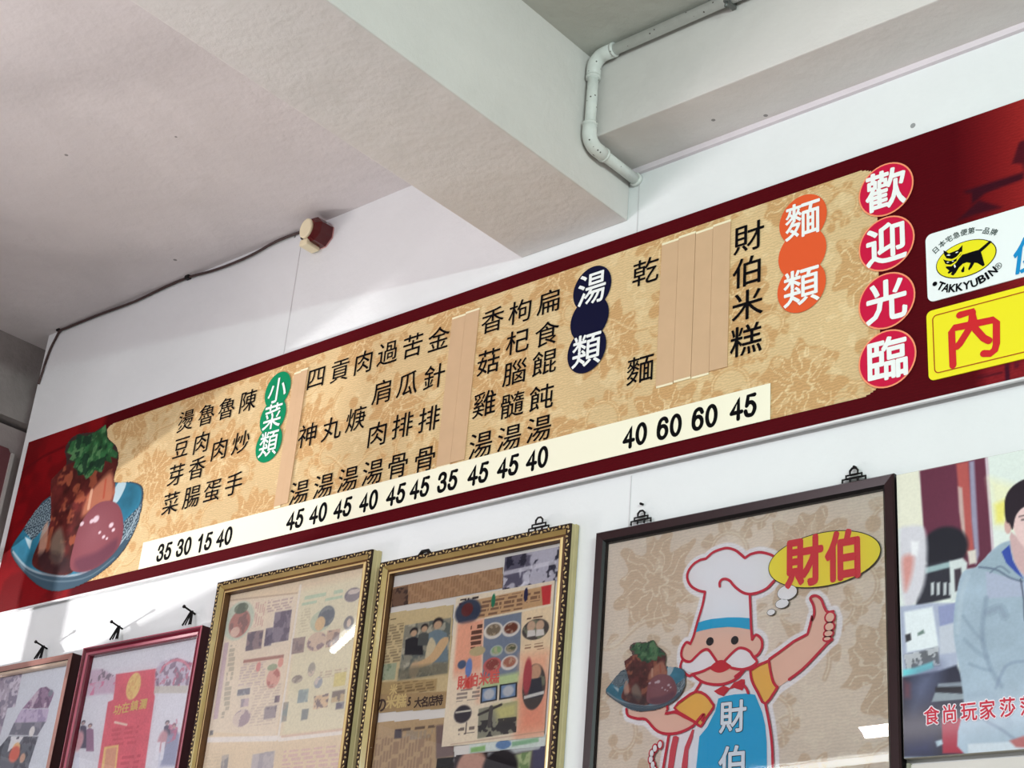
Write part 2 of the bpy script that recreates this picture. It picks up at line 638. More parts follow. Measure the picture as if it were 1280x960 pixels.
# thin line of old render along the joint under the side beam
for xs_, za_, zb_ in ((-3.19, 1.88, 2.29), (-1.92, .9, 1.26), (-1.94, 1.88, 2.02)):
    struct(box('trim_joint', xs_, xs_ + .0025, -.0012, .001, za_ + H0, zb_ + H0, mat('joint_grey', (208, 206, 208), .8)))
struct(box('trim_1', -1.969, 3.0, -.010, 0.0, 2.045 + H0, 2.061 + H0, plaster('joint_render', (226, 216, 222), .1)))

# maroon sheet hanging on the left plaster
mp = thing('maroon_board', 'dull maroon board hung on the grimy plaster left of the wall end', 'board', (-4.645, -.5, 1.5 + H0))
y0, y1 = -1.3, .030
bm = bmesh.new()
pts = [(y0, 1.42 + H0), (y1, 1.42 + H0), (y1, 1.885 + H0), (y1 - .012, 1.900 + H0), (y0, 1.900 + H0)]
f = bm.faces.new([bm.verts.new((-4.632, y, z)) for y, z in pts])
r = bmesh.ops.extrude_face_region(bm, geom=[f])
for v in [g for g in r['geom'] if isinstance(g, bmesh.types.BMVert)]: v.co.x = -4.658
bm_obj('sheet', bm, mat('dull_maroon', (104, 62, 66), .5, noise=.1), mp)
box('edge_strip', -4.634, -4.622, .030, .040, 1.40 + H0, 1.885 + H0, mat('edge_grey', (176, 168, 165), .5), mp)

# ================================================================== PVC PIPE
pvc = mat('pvc_grey_white', (222, 224, 220), .38, noise=.05, nscale=60, coat=.1)
nt_ = pvc.node_tree
vo_ = nt_.nodes.new('ShaderNodeTexVoronoi'); vo_.inputs['Scale'].default_value = 62
tc_ = nt_.nodes.new('ShaderNodeTexCoord'); nt_.links.new(tc_.outputs['Object'], vo_.inputs['Vector'])
lt_ = nt_.nodes.new('ShaderNodeMath'); lt_.operation = 'LESS_THAN'; lt_.inputs[1].default_value = .13
nt_.links.new(vo_.outputs['Distance'], lt_.inputs[0])
mx_ = nt_.nodes.new('ShaderNodeMix'); mx_.data_type = 'RGBA'
src_ = nt_.nodes['Principled BSDF'].inputs['Base Color'].links[0].from_socket
nt_.links.new(lt_.outputs[0], mx_.inputs[0]); nt_.links.new(src_, mx_.inputs[6]); mx_.inputs[7].default_value = rgba((92, 88, 84))
nt_.links.new(mx_.outputs[2], nt_.nodes['Principled BSDF'].inputs['Base Color'])
spot = mat('dirt_spot', (60, 55, 50), .8)
pp = thing('drain_pipe', 'white plastic pipe with two elbows bending round the corner of the beams', 'pipe', (-1.945, -.19, 2.05 + H0))
xp, rp, rf = -1.947, .0135, .0175
yl = -.190
zl_, zh_ = 2.030 + H0, ZC - .022
tube('pipe_section', [(xp, -.004, zl_), (xp, yl + .03, zl_)], rp, pvc, pp, 18)
tube('pipe_section', [(xp, yl, zl_ + .03), (xp, yl, zh_ - .03)], rp, pvc, pp, 18)
tube('pipe_section', [(xp + .03, yl, zh_), (2.9, yl, zh_)], rp, pvc, pp, 18)
# wall collar
tube('collar', [(xp, -.0005, zl_), (xp, -.010, zl_)], rp + .0035, pvc, pp, 18)


def elbow(p0, c, p1, name='elbow'):
    p0, c, p1 = Vector(p0), Vector(c), Vector(p1)
    a = (p0 - c).normalized(); b = (p1 - c).normalized(); R = .030
    pts = [p0, c + a * R]
    for k in range(1, 7):
        th = k / 7 * math.pi / 2
        pts.append(c + a * R * (1 - math.sin(th)) + b * R * (1 - math.cos(th)))
    pts += [c + b * R, p1]
    bm = bmesh.new()
    add_tube(bm, pts, rf, 18)
    # rims
    for q, d in ((p0, a), (p1, b)):
        add_tube(bm, [q - d * .006, q + d * .001], rf + .0007, 18)
    return bm_obj(name, bm, pvc, pp, True)


elbow((xp, yl + .060, zl_), (xp, yl, zl_), (xp, yl, zl_ + .055))
elbow((xp, yl, zh_ - .060), (xp, yl, zh_), (xp + .060, yl, zh_))
bm = bmesh.new()
xcl = -1.565
add_box(bm, xcl - .006, xcl + .006, yl - .017, yl + .020, zh_ - .018, zh_ + .019, .001)
bm_obj('clamp', bm, mat('clamp_steel', (120, 122, 120), .4, .6), pp)
tube('screw', [(xcl, yl - .012, zh_ - .019), (xcl, yl - .014, zh_ - .030)], .004, mat('clamp_steel', 0), pp, 8)

# ================================================================== FIRE ALARM LAMP AND CABLE
al = thing('alarm_lamp', 'small cream and dark red alarm lamp high under the ceiling', 'alarm', (-3.12, 0, 2.235 + H0))
cream = mat('cream_plastic', (236, 224, 190), .35, coat=.2)
redp = mat('dark_red_lens', (84, 4, 8), .12, coat=.5)


KA = .80


def prism_ring(specs, n, cx, cz, rot=0.0):
    """loft of rings (y, rx, rz, dx, dz) round an axis along y"""
    bm = bmesh.new(); rings = []
    for y, rx, rz, dx, dz in specs:
        y, rx, rz, dx, dz = [q_ * KA for q_ in (y, rx, rz, dx, dz)]
        rings.append([bm.verts.new((cx + dx + rx * math.cos(2 * math.pi * k / n + rot), y, cz + dz + rz * math.sin(2 * math.pi * k / n + rot))) for k in range(n)])
    for a, b in zip(rings[:-1], rings[1:]):
        for k in range(n): bm.faces.new((a[k], a[(k + 1) % n], b[(k + 1) % n], b[k]))
    bm.faces.new(rings[0]); bm.faces.new(rings[-1][::-1])
    bmesh.ops.recalc_face_normals(bm, faces=bm.faces)
    return bm


ax_, az_, ka = -3.088, 2.240 + H0, .80
bm_obj('wall_base', prism_ring([(-.001, .055, .055, 0, 0), (-.005, .054, .054, 0, 0)], 8, ax_, az_, .39), mat('flange_rose', (206, 150, 146), .4), al, False)
bm_obj('red_lens', prism_ring([(-.005, .054, .054, 0, 0), (-.058, .052, .052, 0, 0), (-.074, .036, .040, -.006, 0)], 8, ax_, az_, .39), redp, al)
bm_obj('front_cap', prism_ring([(-.074, .032, .040, -.012, .0), (-.081, .032, .040, -.012, .0), (-.084, .027, .035, -.012, .0)], 26, ax_, az_), cream, al, False)
bm = bmesh.new()
add_box(bm, ax_ - .037, ax_ - .003, -.058, -.006, az_ - .050, az_ - .029, .005)
bm_obj('lower_bracket', bm, cream, al)
box('cable_gland', ax_ - .078, ax_ - .040, -.026, -.004, az_ + .004, az_ + .026, mat('black_rubber', (25, 22, 22), .5), al, .004)

black = MATS['black_rubber']
cable_px = [(376, 290), (345, 302), (310, 321), (270, 337), (237, 346), (205, 359), (168, 377), (130, 391), (100, 400), (82, 408), (75, 413)]
cp = [(at(x, y, .008)[0], -.008, min(at(x, y, .008)[1], ZC - .006)) for x, y in cable_px]
dn = [(70, 422), (63, 436), (57, 452), (52, 468), (48, 480)]
cp += [(at(x, y, .006)[0], -.006, at(x, y, .006)[1]) for x, y in dn]
cp = [tuple(p) for p in smooth_pts(cp, 4)]
cb = thing('alarm_cable', 'thin dark cable running from the alarm lamp along the ceiling to the wall end', 'cable', (-3.8, 0, 2.29 + H0))
tube('wire', cp, .0042, mat('cable_brown', (74, 58, 56), .5), cb, 8)
for px, py in ((236, 346), (75, 411)):
    x, z = at(px, py, .006)
    box('clip', x - .010, x + .010, -.016, -.001, z - .010, z + .010, black, cb, .003)

# ================================================================== MENU BOARD
TB = .020
BX0, BX1, BZ0, BZ1 = -4.440, -.55, 1.266 + H0, 1.869 + H0
mb = thing('menu_board', 'long dark red menu board with gold patterned panel and black dish names', 'menu board', (-2.5, 0, BZ0))
box('backing_panel', BX0, BX1, -TB, -.0125, BZ0, BZ1, mat('board_core_white', (226, 224, 226), .5), mb)
box('shadow_gap_strip', BX0 + .02, BX1 - .01, -.0125, -.0005, BZ0 + .012, BZ0 + .05, mat('shadow_gap_dark', (70, 64, 60), .7), mb)  # dark strips added behind the panel to draw its shadow line
box('shadow_gap_strip', BX0 + .02, BX1 - .01, -.0125, -.0005, BZ1 - .05, BZ1 - .008, mat('shadow_gap_dark', 0), mb)
maroon = (80, 4, 14)
sh = Sheet(BX0 + .001, BX1 - .001, BZ0 + .0045, BZ1 - .001, .0045, maroon)
# left end: brighter red with a faint darker building behind
e1 = np.clip((-3.99 - sh.X) / .03, 0, 1)
sh.blend(e1, (128, 16, 22))
sh.blotch(9, (92, 14, 18), .5, .12, 3, .6, e1)
c1 = crop(0, 500, 3.69, TB)
sh.line(c1((100, 330), (200, 260), (330, 200)), .010, (88, 12, 18), .7)
sh.poly(c1((130, 450), (190, 400), (240, 440), (215, 640), (120, 640)), (96, 12, 18), .03, .5)
# right end: bright red sky with a temple roof
e2 = np.clip((sh.X + 1.13) / .16, 0, 1) * np.clip((sh.Z - 1.40 - H0 - (sh.X + 1.2) * -.4) / .22 + .2, 0, 1)
sh.blend(e2, (150, 38, 36))
sh.blotch(6, (110, 24, 30), .52, .15, 5, .45, e2)
c2 = crop(1180, 130, 6.4, TB)
dk = (50, 12, 26)
sh.poly(c2((155, 700), (640, 545), (640, 600), (330, 715), (240, 790), (225, 800), (220, 715), (175, 712)), dk, .006, .9)
sh.poly(c2((100, 940), (280, 770), (470, 828), (250, 885)), dk, .006, .85)
sh.poly(c2((545, 478), (600, 310), (640, 290), (700, 260), (760, 500), (640, 530), (625, 480)), dk, .006, .75)
c3 = crop(1120, 440, 8, TB)
sh.poly(c3((860, 130), (1400, 10), (1400, 270), (860, 400)), (140, 34, 40), .03, .8)
sh.poly(c3((1090, 120), (1140, 112), (1140, 300), (1090, 320)), (58, 14, 34), .004, .9)
sh.poly(c3((1180, 110), (1240, 100), (1230, 160), (1190, 170)), (66, 14, 34), .004, .7)
sh.line(c3((820, 255), (1060, 210)), .005, dk, .6)
sh.build('printed_face', TB + .0006, P_BOARD, mb)

# gold damask panel
GX0, GX1, GZ0, GZ1 = -3.985, -1.300, 1.305 + H0, 1.829 + H0


def damask(s, base, leaf, vein, seed, step=.40):
    s.C[:] = np.array(base, float)
    s.noise(5, .05, seed)
    r = np.random.default_rng(seed)
    x0, x1, z0, z1 = s.X.min(), s.X.max(), s.Z.min(), s.Z.max()

    def flower(cx, cz, R, ph):
        dx, dz = s.X - cx, s.Z - cz
        rr = np.hypot(dx, dz); th = np.arctan2(dz, dx) + ph
        wob = (vnoise(s.X, s.Z, 26, seed + 3, 2) - .5)
        lim = R * (.72 + .20 * np.abs(np.cos(th * 3.5)) + .10 * np.cos(th * 11) + .35 * wob)
        a = np.clip((lim - rr) / s.res, 0, 1)
        s.blend(a * .85, leaf)
        # radiating veins, wavering
        ww = th * 8 + wob * 7
        v = (np.abs(np.sin(ww)) < .13 + .03 * R / np.maximum(rr, .02)) & (rr > R * .22) & (rr < lim * .93)
        s.blend(v * .7, vein)
        ring = np.abs(rr - R * .22 * (1 + .3 * np.cos(5 * th))) < .0030
        s.blend(ring * .6, vein)

    def scroll(cx, cz, R, dirn, ph):
        pts = []
        for k in range(16):
            a = ph + dirn * k * .30; q = R * (1 - k / 22)
            pts.append((cx + q * math.cos(a), cz + q * math.sin(a)))
        for off, w_, c_ in ((0, .011, leaf), (0, .003, vein)):
            s.line(pts, w_, c_, .75)
        for k in (2, 5, 8, 11):
            px, pz = pts[k]; a = ph + dirn * k * .30
            lx, lz = px + math.cos(a) * R * .30, pz + math.sin(a) * R * .30
            tx, tz = -math.sin(a) * dirn, math.cos(a) * dirn
            p = [(px, pz), (lx - tx * R * .10, lz - tz * R * .10), (lx + tx * R * .34, lz + tz * R * .34), (px + tx * R * .28, pz + tz * R * .28)]
            s.poly(smooth_pts(p, 4, True), leaf, None, .8)
            s.line([(px, pz), (lx + tx * R * .2, lz + tz * R * .2)], .0026, vein, .6)
        s.ell(pts[-1][0], pts[-1][1], R * .24, R * .24, leaf, .2, .85)

    row = 0
    z = z0 + .06
    while z < z1 + .1:
        x = x0 + (.0 if row % 2 else step * .5) - .05
        while x < x1 + .15:
            flower(x, z, .100 + .015 * r.random(), r.random() * 6)
            scroll(x + step * .46, z + .035, .070, 1, r.random() * 6)
            scroll(x + step * .30, z - .085, .052, -1, r.random() * 6)
            scroll(x + step * .68, z + .115, .045, -1, r.random() * 6)
            x += step
        z += .235; row += 1
    for q in range(int((z1 - z0) / .13) + 1):
        zz = z0 + .05 + q * .13
        xs_ = np.arange(x0 - .05, x1 + .05, .02)
        vine = [(float(a), float(zz + .030 * math.sin(a * 17 + q * 2.1) + .012 * math.sin(a * 41 + q))) for a in xs_]
        for i in range(0, len(vine) - 14, 14):
            if r.random() < .6:
                sg = vine[i:i + 12]
                s.line(sg, .0085, leaf, .55); s.line([(a, b + .003) for a, b in sg], .0028, vein, .8)
                for j in (3, 7, 10):
                    a, b = sg[j]; d = 1 if j % 2 else -1
                    s.poly(smooth_pts([(a, b), (a + .014, b + d * .012), (a + .034, b + d * .026), (a + .012, b + d * .030)], 3, True), leaf, None, .75)
                    s.line([(a, b), (a + .012, b + d * .016), (a + .028, b + d * .024)], .0026, vein, .7)
    s.blotch(30, vein, .66, .02, seed + 9, .35)


gs = Sheet(GX0, GX1, GZ0, GZ1, .0030, (210, 180, 124))
damask(gs, (212, 184, 138), (196, 154, 104), (232, 212, 168), 4, .34)
gs.build('gold_panel_print', TB + .0012, P_BOARD, mb, mask=rrect(GX0 - .01, GX1, GZ0 - .001, GZ1 + .001, .045))


# braised meat and egg in a blue dish (used on the board and again on the framed poster)
def dish(s, T):
    def c(*p): return [T(*at(x / 3.69, 500 + y / 3.69, TB)) for x, y in p]
    k = abs(T(1, 0)[0] - T(0, 0)[0])
    outer = smooth_pts(c((55, 680), (100, 610), (200, 470), (300, 420), (520, 380), (600, 378), (650, 395), (662, 440), (640, 560), (580, 680), (500, 770), (400, 840), (310, 875), (240, 880), (170, 850), (100, 780), (60, 720)), 4, True)
    s.poly(outer, (58, 82, 98))
    inner = smooth_pts(c((62, 670), (110, 600), (205, 475), (300, 425), (520, 386), (600, 384), (645, 400), (654, 440), (640, 500), (600, 600), (520, 700), (420, 780), (320, 808), (200, 800), (120, 765), (66, 700)), 4, True)
    a = s.poly(inner, (46, 118, 146))
    s.noise(14 / k, .25, 21, a)
    # scale pattern
    for reg in (c((110, 600), (150, 520), (235, 450), (240, 560), (150, 650)), c((575, 560), (655, 480), (640, 570), (600, 640), (560, 650))):
        m = inside(s.X, s.Z, reg)
        px = .018 * k
        zz = s.Z / px; r_i = np.floor(zz)
        xx = s.X / (px * 1.4) + (r_i % 2) * .5
        d = np.hypot(xx - np.floor(xx) - .5, (zz - r_i) * .6)
        s.blend(m * 1.0, (38, 58, 74)); s.blend((m & (np.abs((d * 3.2) % 1 - .5) < .22)) * .8, (165, 185, 192))
    s.poly(c((545, 385), (585, 385), (545, 470), (515, 470)), (200, 215, 220), None, .85, True)
    s.poly(c((115, 630), (150, 650), (140, 690), (130, 670)), (196, 210, 215), None, .85)
    s.line(c((62, 700), (120, 768), (200, 802), (320, 812), (420, 782), (520, 704), (600, 604), (645, 500)), .007 * k, (160, 176, 186), .9, True)
    s.line(c((66, 716), (125, 790), (220, 832), (330, 835), (430, 805), (530, 728)), .004 * k, (110, 130, 142), .8, True)
    # meat
    mt = smooth_pts(c((240, 370), (310, 300), (400, 280), (540, 262), (535, 330), (522, 470), (440, 520), (395, 580), (372, 720), (330, 800), (250, 806), (170, 780), (150, 740), (185, 650), (235, 560)), 3, True)
    a = s.poly(mt, (84, 32, 30))
    s.noise(28 / k, .45, 5, a)
    s.blotch(22 / k, (176, 96, 66), .58, .08, 8, .7, a)
    s.poly(c((395, 470), (440, 400), (515, 330), (520, 460), (440, 500), (380, 540)), (190, 120, 92), .02 * k, .85, True)
    s.line(c((425, 420), (410, 500)), .014 * k, (222, 178, 150), .7); s.line(c((490, 370), (480, 450)), .010 * k, (170, 70, 50), .7)
    s.poly(c((190, 620), (225, 560), (215, 680), (180, 720)), (206, 160, 138), .01 * k, .8, True)
    s.poly(c((240, 640), (285, 590), (300, 700), (270, 760), (235, 730)), (140, 128, 112), .02 * k, .75, True)
    s.poly(c((185, 700), (330, 730), (325, 800), (200, 795)), (44, 34, 40), .02 * k, .6, True)
    # egg
    eg = smooth_pts(c((372, 575), (430, 495), (490, 466), (545, 482), (570, 550), (565, 640), (530, 705), (450, 772), (370, 795), (325, 770), (345, 660)), 4, True)
    a = s.poly(eg, (126, 66, 74))
    ctr = c((440, 600))[0]
    g = np.clip(1 - np.hypot(s.X - ctr[0], s.Z - ctr[1]) / (.16 * k), 0, 1)
    s.blend(a * g * .5, (158, 104, 112))
    s.poly(c((350, 740), (450, 700), (540, 640), (530, 700), (450, 772), (370, 795)), (86, 48, 66), .02 * k, .6, True)
    for x, y, r in ((445, 550, 14), (425, 560, 9), (515, 578, 10), (525, 600, 7), (480, 632, 7), (495, 640, 5), (380, 572, 9), (462, 612, 6)):
        p = c((x, y))[0]; s.ell(p[0], p[1], r / 3.69 * .0042 * k, r / 3.69 * .0030 * k, (226, 206, 214), .5, .9)
    # coriander
    lf = c((305, 240), (325, 215), (318, 196), (350, 185), (362, 160), (400, 168), (440, 150), (462, 138), (490, 115), (497, 180), (528, 205), (520, 225), (546, 245), (542, 272), (512, 262), (520, 292), (486, 280), (480, 315), (470, 335), (440, 325), (428, 345), (400, 366), (388, 345), (362, 350), (358, 325), (340, 310), (350, 285), (322, 275), (335, 255))
    a = s.poly(lf, (44, 92, 54))
    s.noise(40 / k, .45, 31, a)
    s.blotch(34 / k, (96, 140, 92), .57, .06, 14, .75, a)
    s.blotch(30 / k, (18, 44, 34), .60, .06, 19, .75, a)


cc = crop(0, 500, 3.69, TB)
q = cc((40, 900), (680, 900), (680, 110), (110, 110))
dx0 = min(p[0] for p in cc((50, 690), (60, 720))) - .01
dx1 = max(p[0] for p in cc((662, 440), (640, 560))) + .01
dz0 = min(p[1] for p in cc((240, 885), (310, 880), (170, 860))) - .005
dz1 = max(p[1] for p in cc((490, 110), (440, 140))) + .005
outline_dish = smooth_pts(cc((53, 680), (98, 610), (198, 468), (236, 440), (238, 368), (308, 296), (300, 240), (316, 194), (360, 156), (440, 146), (490, 112), (500, 176), (532, 205), (550, 250), (546, 300), (528, 378), (600, 376), (652, 393), (664, 440), (642, 560), (582, 682), (502, 772), (402, 842), (312, 878), (240, 884), (170, 853), (98, 782), (58, 722)), 2, True)
ds = Sheet(dx0, dx1, max(dz0, BZ0 + .001), dz1, .0028, (60, 40, 40))
dish(ds, lambda x, z: (x, z))
ds.build('dish_photo', TB + .0018, P_FLAT, mb, mask=outline_dish)

ink = mat('black_ink', (12, 10, 14), .6, spec=.04)
white_ink = mat('white_ink', (240, 242, 240), .5)
dishes = [
    ('燙豆芽菜', [(232, 526), (227, 559), (220, 593.5), (213, 629)]),
    ('魯肉香腸', [(259, 518), (251.5, 553), (246, 585), (239, 621)]),
    ('魯肉蛋', [(284, 510), (274, 561), (265, 613)]),
    ('陳炒手', [(310, 501), (301, 553), (292, 605)]),
    ('四神湯', [(395, 472), (384.7, 543.9), (373.9, 615.6)]),
    ('貢丸湯', [(425.3, 462.6), (414.5, 535.7), (403.7, 607.5)]),
    ('肉焿湯', [(454.3, 452.6), (445, 523.6), (434.8, 598.9)]),
    ('過肩肉湯', [(485, 441), (477.6, 489.7), (471.4, 542.5), (466, 590)]),
    ('苦瓜排骨', [(517.4, 431.5), (508.5, 480), (502.5, 531.7), (497, 581.8)]),
    ('金針排骨', [(549, 423.3), (542.6, 470.7), (535.6, 523.6), (531, 573.7)]),
    ('香菇雞湯', [(616, 400), (610.6, 452), (605.3, 504.7), (600.6, 556)]),
    ('枸杞腦髓湯', [(650.6, 389), (647.5, 426.6), (642.8, 465.6), (639.7, 506), (636.6, 547)]),
    ('扁食餛飩湯', [(687, 376.6), (684, 417), (680.3, 453), (676, 497), (673, 536)]),
    ('乾麵', [(807.5, 338.8), (799.6, 461.6)]),
    ('財伯米糕', [(937, 296), (935, 338.8), (934.3, 380.4), (931, 425)]),
]
TI = TB + .0024
for name_, pos in dishes:
    xs = np.mean([at(x, y, TI)[0] for x, y in pos])
    for ch, (px, py) in zip(name_, pos):
        x, z = at(px, py, TI)
        x = .7 * xs + .3 * x
        big = 1.05 if name_ == '財伯米糕' else 1.0
        V, Fc = [], []
        add_glyph(V, Fc, ch, x, z, .079 * big, .0735 * (big if len(name_) < 5 else .95), TI, .004 if name_ != '財伯米糕' else .008)
        mesh_obj('character', V, Fc, ink, mb)


def disc(bm_, cx, cz, rx, rz, t0, t1, n=40):
    f = bm_.faces.new([bm_.verts.new((cx + rx * math.cos(2 * math.pi * k / n), -t1, cz + rz * math.sin(2 * math.pi * k / n))) for k in range(n)])
    f.normal_update()
    if f.normal.y > 0: f.normal_flip()


def roundel(px, py, ch, r, color, mname, edge=None, bold=.01, size=None, dt=0):
    x, z = at(px, py, TB)
    if edge:
        bm = bmesh.new(); disc(bm, x, z, r, r, 0, TB + .0028 + dt)
        o = bm_obj('roundel', bm, mat('roundel_edge', edge, .4), mb)
        bm = bmesh.new(); disc(bm, x, z, r * .945, r * .945, 0, TB + .0032 + dt)
        bm_obj('roundel_face', bm, mat(mname, color, .5, spec=.08), o)
    else:
        bm = bmesh.new(); disc(bm, x, z, r, r * 1.04, 0, TB + .0028 + dt)
        o = bm_obj('roundel', bm, mat(mname, color, .5, spec=.08), mb)
    if ch:
        V, Fc = [], []
        size = size or r * 1.55
        add_glyph(V, Fc, ch, x, z, size, size * 1.04, TB + .0038 + dt, bold)
        mesh_obj('character', V, Fc, white_ink, o)


for k, (ch, px, py) in enumerate((('小', 348, 488), ('菜', 342, 521), ('類', 337, 555))):
    roundel(px, py, ch, .054, (14, 134, 90), 'roundel_green', bold=.008, size=.080, dt=k * .0003)
for k, (ch, px, py) in enumerate((('湯', 741, 361), ('', 737.8, 399), ('類', 734.4, 438))):
    roundel(px, py, ch, .057, (14, 16, 48), 'roundel_navy', bold=.012, size=.088, dt=k * .0003)
for k, (ch, px, py) in enumerate((('麵', 1004.4, 275), ('', 1003.6, 317), ('類', 1002.8, 359))):
    roundel(px, py, ch, .058, (226, 92, 50), 'roundel_orange', bold=.012, size=.090, dt=k * .0003)
for ch, px, py in (('歡', 1108, 237.5), ('迎', 1108.7, 305), ('光', 1109, 376.5), ('臨', 1109.7, 449)):
    roundel(px, py, ch, .0625, (202, 26, 66), 'roundel_magenta', edge=(246, 150, 110), bold=.022, size=.094)

# cream price strip stuck along the foot of the gold panel
ps = thing('price_strip', 'long cream paper strip of black prices stuck along the foot of the menu panel', 'price strip', (-2.6, -TB, 1.30 + H0))
TP = TB + .0036
box('paper_strip', -3.668, -1.553, -TP, -TB - .0028, 1.304 + H0, 1.386 + H0, mat('cream_paper', (246, 242, 218), .5), ps)
prices = [('35', 205.5, 689.7), ('30', 230, 683.6), ('15', 255.6, 677.5), ('40', 280.6, 671),
          ('45', 369, 649), ('40', 398, 641.5), ('45', 428.5, 634.5), ('40', 461, 626), ('45', 495, 617.7), ('45', 524.7, 609.5), ('35', 559.5, 601.2),
          ('45', 597.7, 591.8), ('45', 635, 582.5), ('40', 671.5, 573),
          ('40', 793.7, 544), ('60', 836.6, 533.5), ('60', 880.8, 521.8), ('45', 929, 508.5)]
sm_ = smooth_pts
DIG = {'0': [(ell_pts(.5, .5, .47, .5, 24), True)],
       '1': [([(.18, .72), (.42, .82), (.60, .98)], False), ([(.60, .99), (.60, -.05)], False)],
       '3': [(sm_([(.04, .74), (.16, .93), (.48, 1.0), (.82, .90), (.86, .70), (.68, .56), (.42, .53)], 4), False), (sm_([(.42, .53), (.78, .48), (.97, .28), (.84, .07), (.48, 0), (.14, .06), (.02, .26)], 4), False)],
       '4': [([(.74, -.05), (.74, .98), (.02, .28)], False), ([(.02, .28), (1.08, .28)], False)],
       '5': [([(.94, .98), (.28, .98), (.14, .50)], False), (sm_([(.14, .50), (.34, .62), (.66, .62), (.94, .44), (.94, .22), (.74, .03), (.46, 0), (.16, .05), (.02, .24)], 4), False)],
       '6': [(sm_([(.96, .80), (.80, .96), (.52, 1.0), (.22, .90), (.05, .60), (.03, .34)], 4), False), (ell_pts(.5, .31, .46, .31, 24), True)]}
for s_, px, py in prices:
    V, Fc = [], []
    x, z = at(px, py, TP)
    for q_, dg_ in enumerate(s_):
        cx_ = x + (q_ - .5) * .0345
        for si, (pts_, cl_) in enumerate(DIG[dg_]):
            add_ribbon(V, Fc, [(cx_ + (a_ - .5) * .0235, z + (b_ - .5) * .0455) for a_, b_ in pts_], .0094, TP + .0004 + si * .00006, cl_)
    mesh_obj('price_number', V, Fc, mat('price_ink', (12, 12, 14), .6, spec=.04), ps)

# plain tapes covering struck-out dishes
tape = mat('tan_tape', (206, 172, 136), .5, noise=.03, nscale=30)
pale = mat('pale_paper_edge', (240, 230, 196), .5)


def tapes(tl, tr, bl, br, n, label, group, skip=()):
    x0 = (at(*tl, TB)[0] + at(*bl, TB)[0]) / 2; x1 = (at(*tr, TB)[0] + at(*br, TB)[0]) / 2
    zt = (at(*tl, TB)[1] + at(*tr, TB)[1]) / 2; zb = (at(*bl, TB)[1] + at(*br, TB)[1]) / 2
    w = (x1 - x0) / n
    words = {2: ('left strip', 'right strip'), 4: ('leftmost strip', 'second strip from the left', 'third strip from the left', 'rightmost strip')}[n]
    for k in range(n):
        th = .0012 + .0006 * (k % 2)
        za = zt + (.003 * (k % 2)); zz = zb - (.002 * ((k + 1) % 2))
        o = thing('cover_tape', '%s of %s' % (words[k], label), 'tape', (x0 + w * (k + .5), -TB, zz), group)
        bm = bmesh.new()
        add_box(bm, x0 + w * k + .0007, x0 + w * (k + 1) - .0003, -(TB + .0022 + th), -(TB + .0014), zz, za)
        bm_obj('tape_strip', bm, tape, o)
        bm = bmesh.new()
        add_box(bm, x0 + w * k + .0008, x0 + w * (k + 1), -(TB + .0021 + th), -(TB + .0014), za, za + .0055)
        bm_obj('paper_edge', bm, pale, o)
        if k < n - 1: box('paper_edge', x0 + w * k + .002, x0 + w * (k + 1) - .001, -(TB + .0021 + th), -(TB + .0014), zz - .005, zz, pale, o)


tapes((367, 469.5), (385.5, 463.5), (344.5, 633), (361, 629), 2, 'plain tan tape right of the green roundels', 'tapes between side dishes and soups')
tapes((567, 400), (600, 389), (545, 584), (582, 574.5), 2, 'plain tan tape in the middle of the soup names', 'tapes between the soups')
tapes((829, 307), (916, 279), (819.5, 483), (908.5, 459.5), 4, 'wide plain tan tape left of the last rice dish', 'tapes over the noodle names')

# white courier sticker
cx0 = at(1159, 335, TB)[0]; cz1 = at(1180, 288.5, TB)[1]; cz0 = at(1180, 374, TB)[1]
TS = TB + .0030
st = thing('courier_sign', 'white courier sign with a black cat on a yellow oval', 'sign', (cx0 + .1, -TB, cz0))


def plate(name, pts, t0, t1, m, parent):
    bm = bmesh.new()
    f = bm.faces.new([bm.verts.new((x, -t1, z)) for x, z in pts])
    f.normal_update()
    if f.normal.y > 0: f.normal_flip()
    r = bmesh.ops.extrude_face_region(bm, geom=[f])
    for v in [g for g in r['geom'] if isinstance(g, bmesh.types.BMVert)]: v.co.y = -t0
    bmesh.ops.recalc_face_normals(bm, faces=bm.faces)
    return bm_obj(name, bm, m, parent)


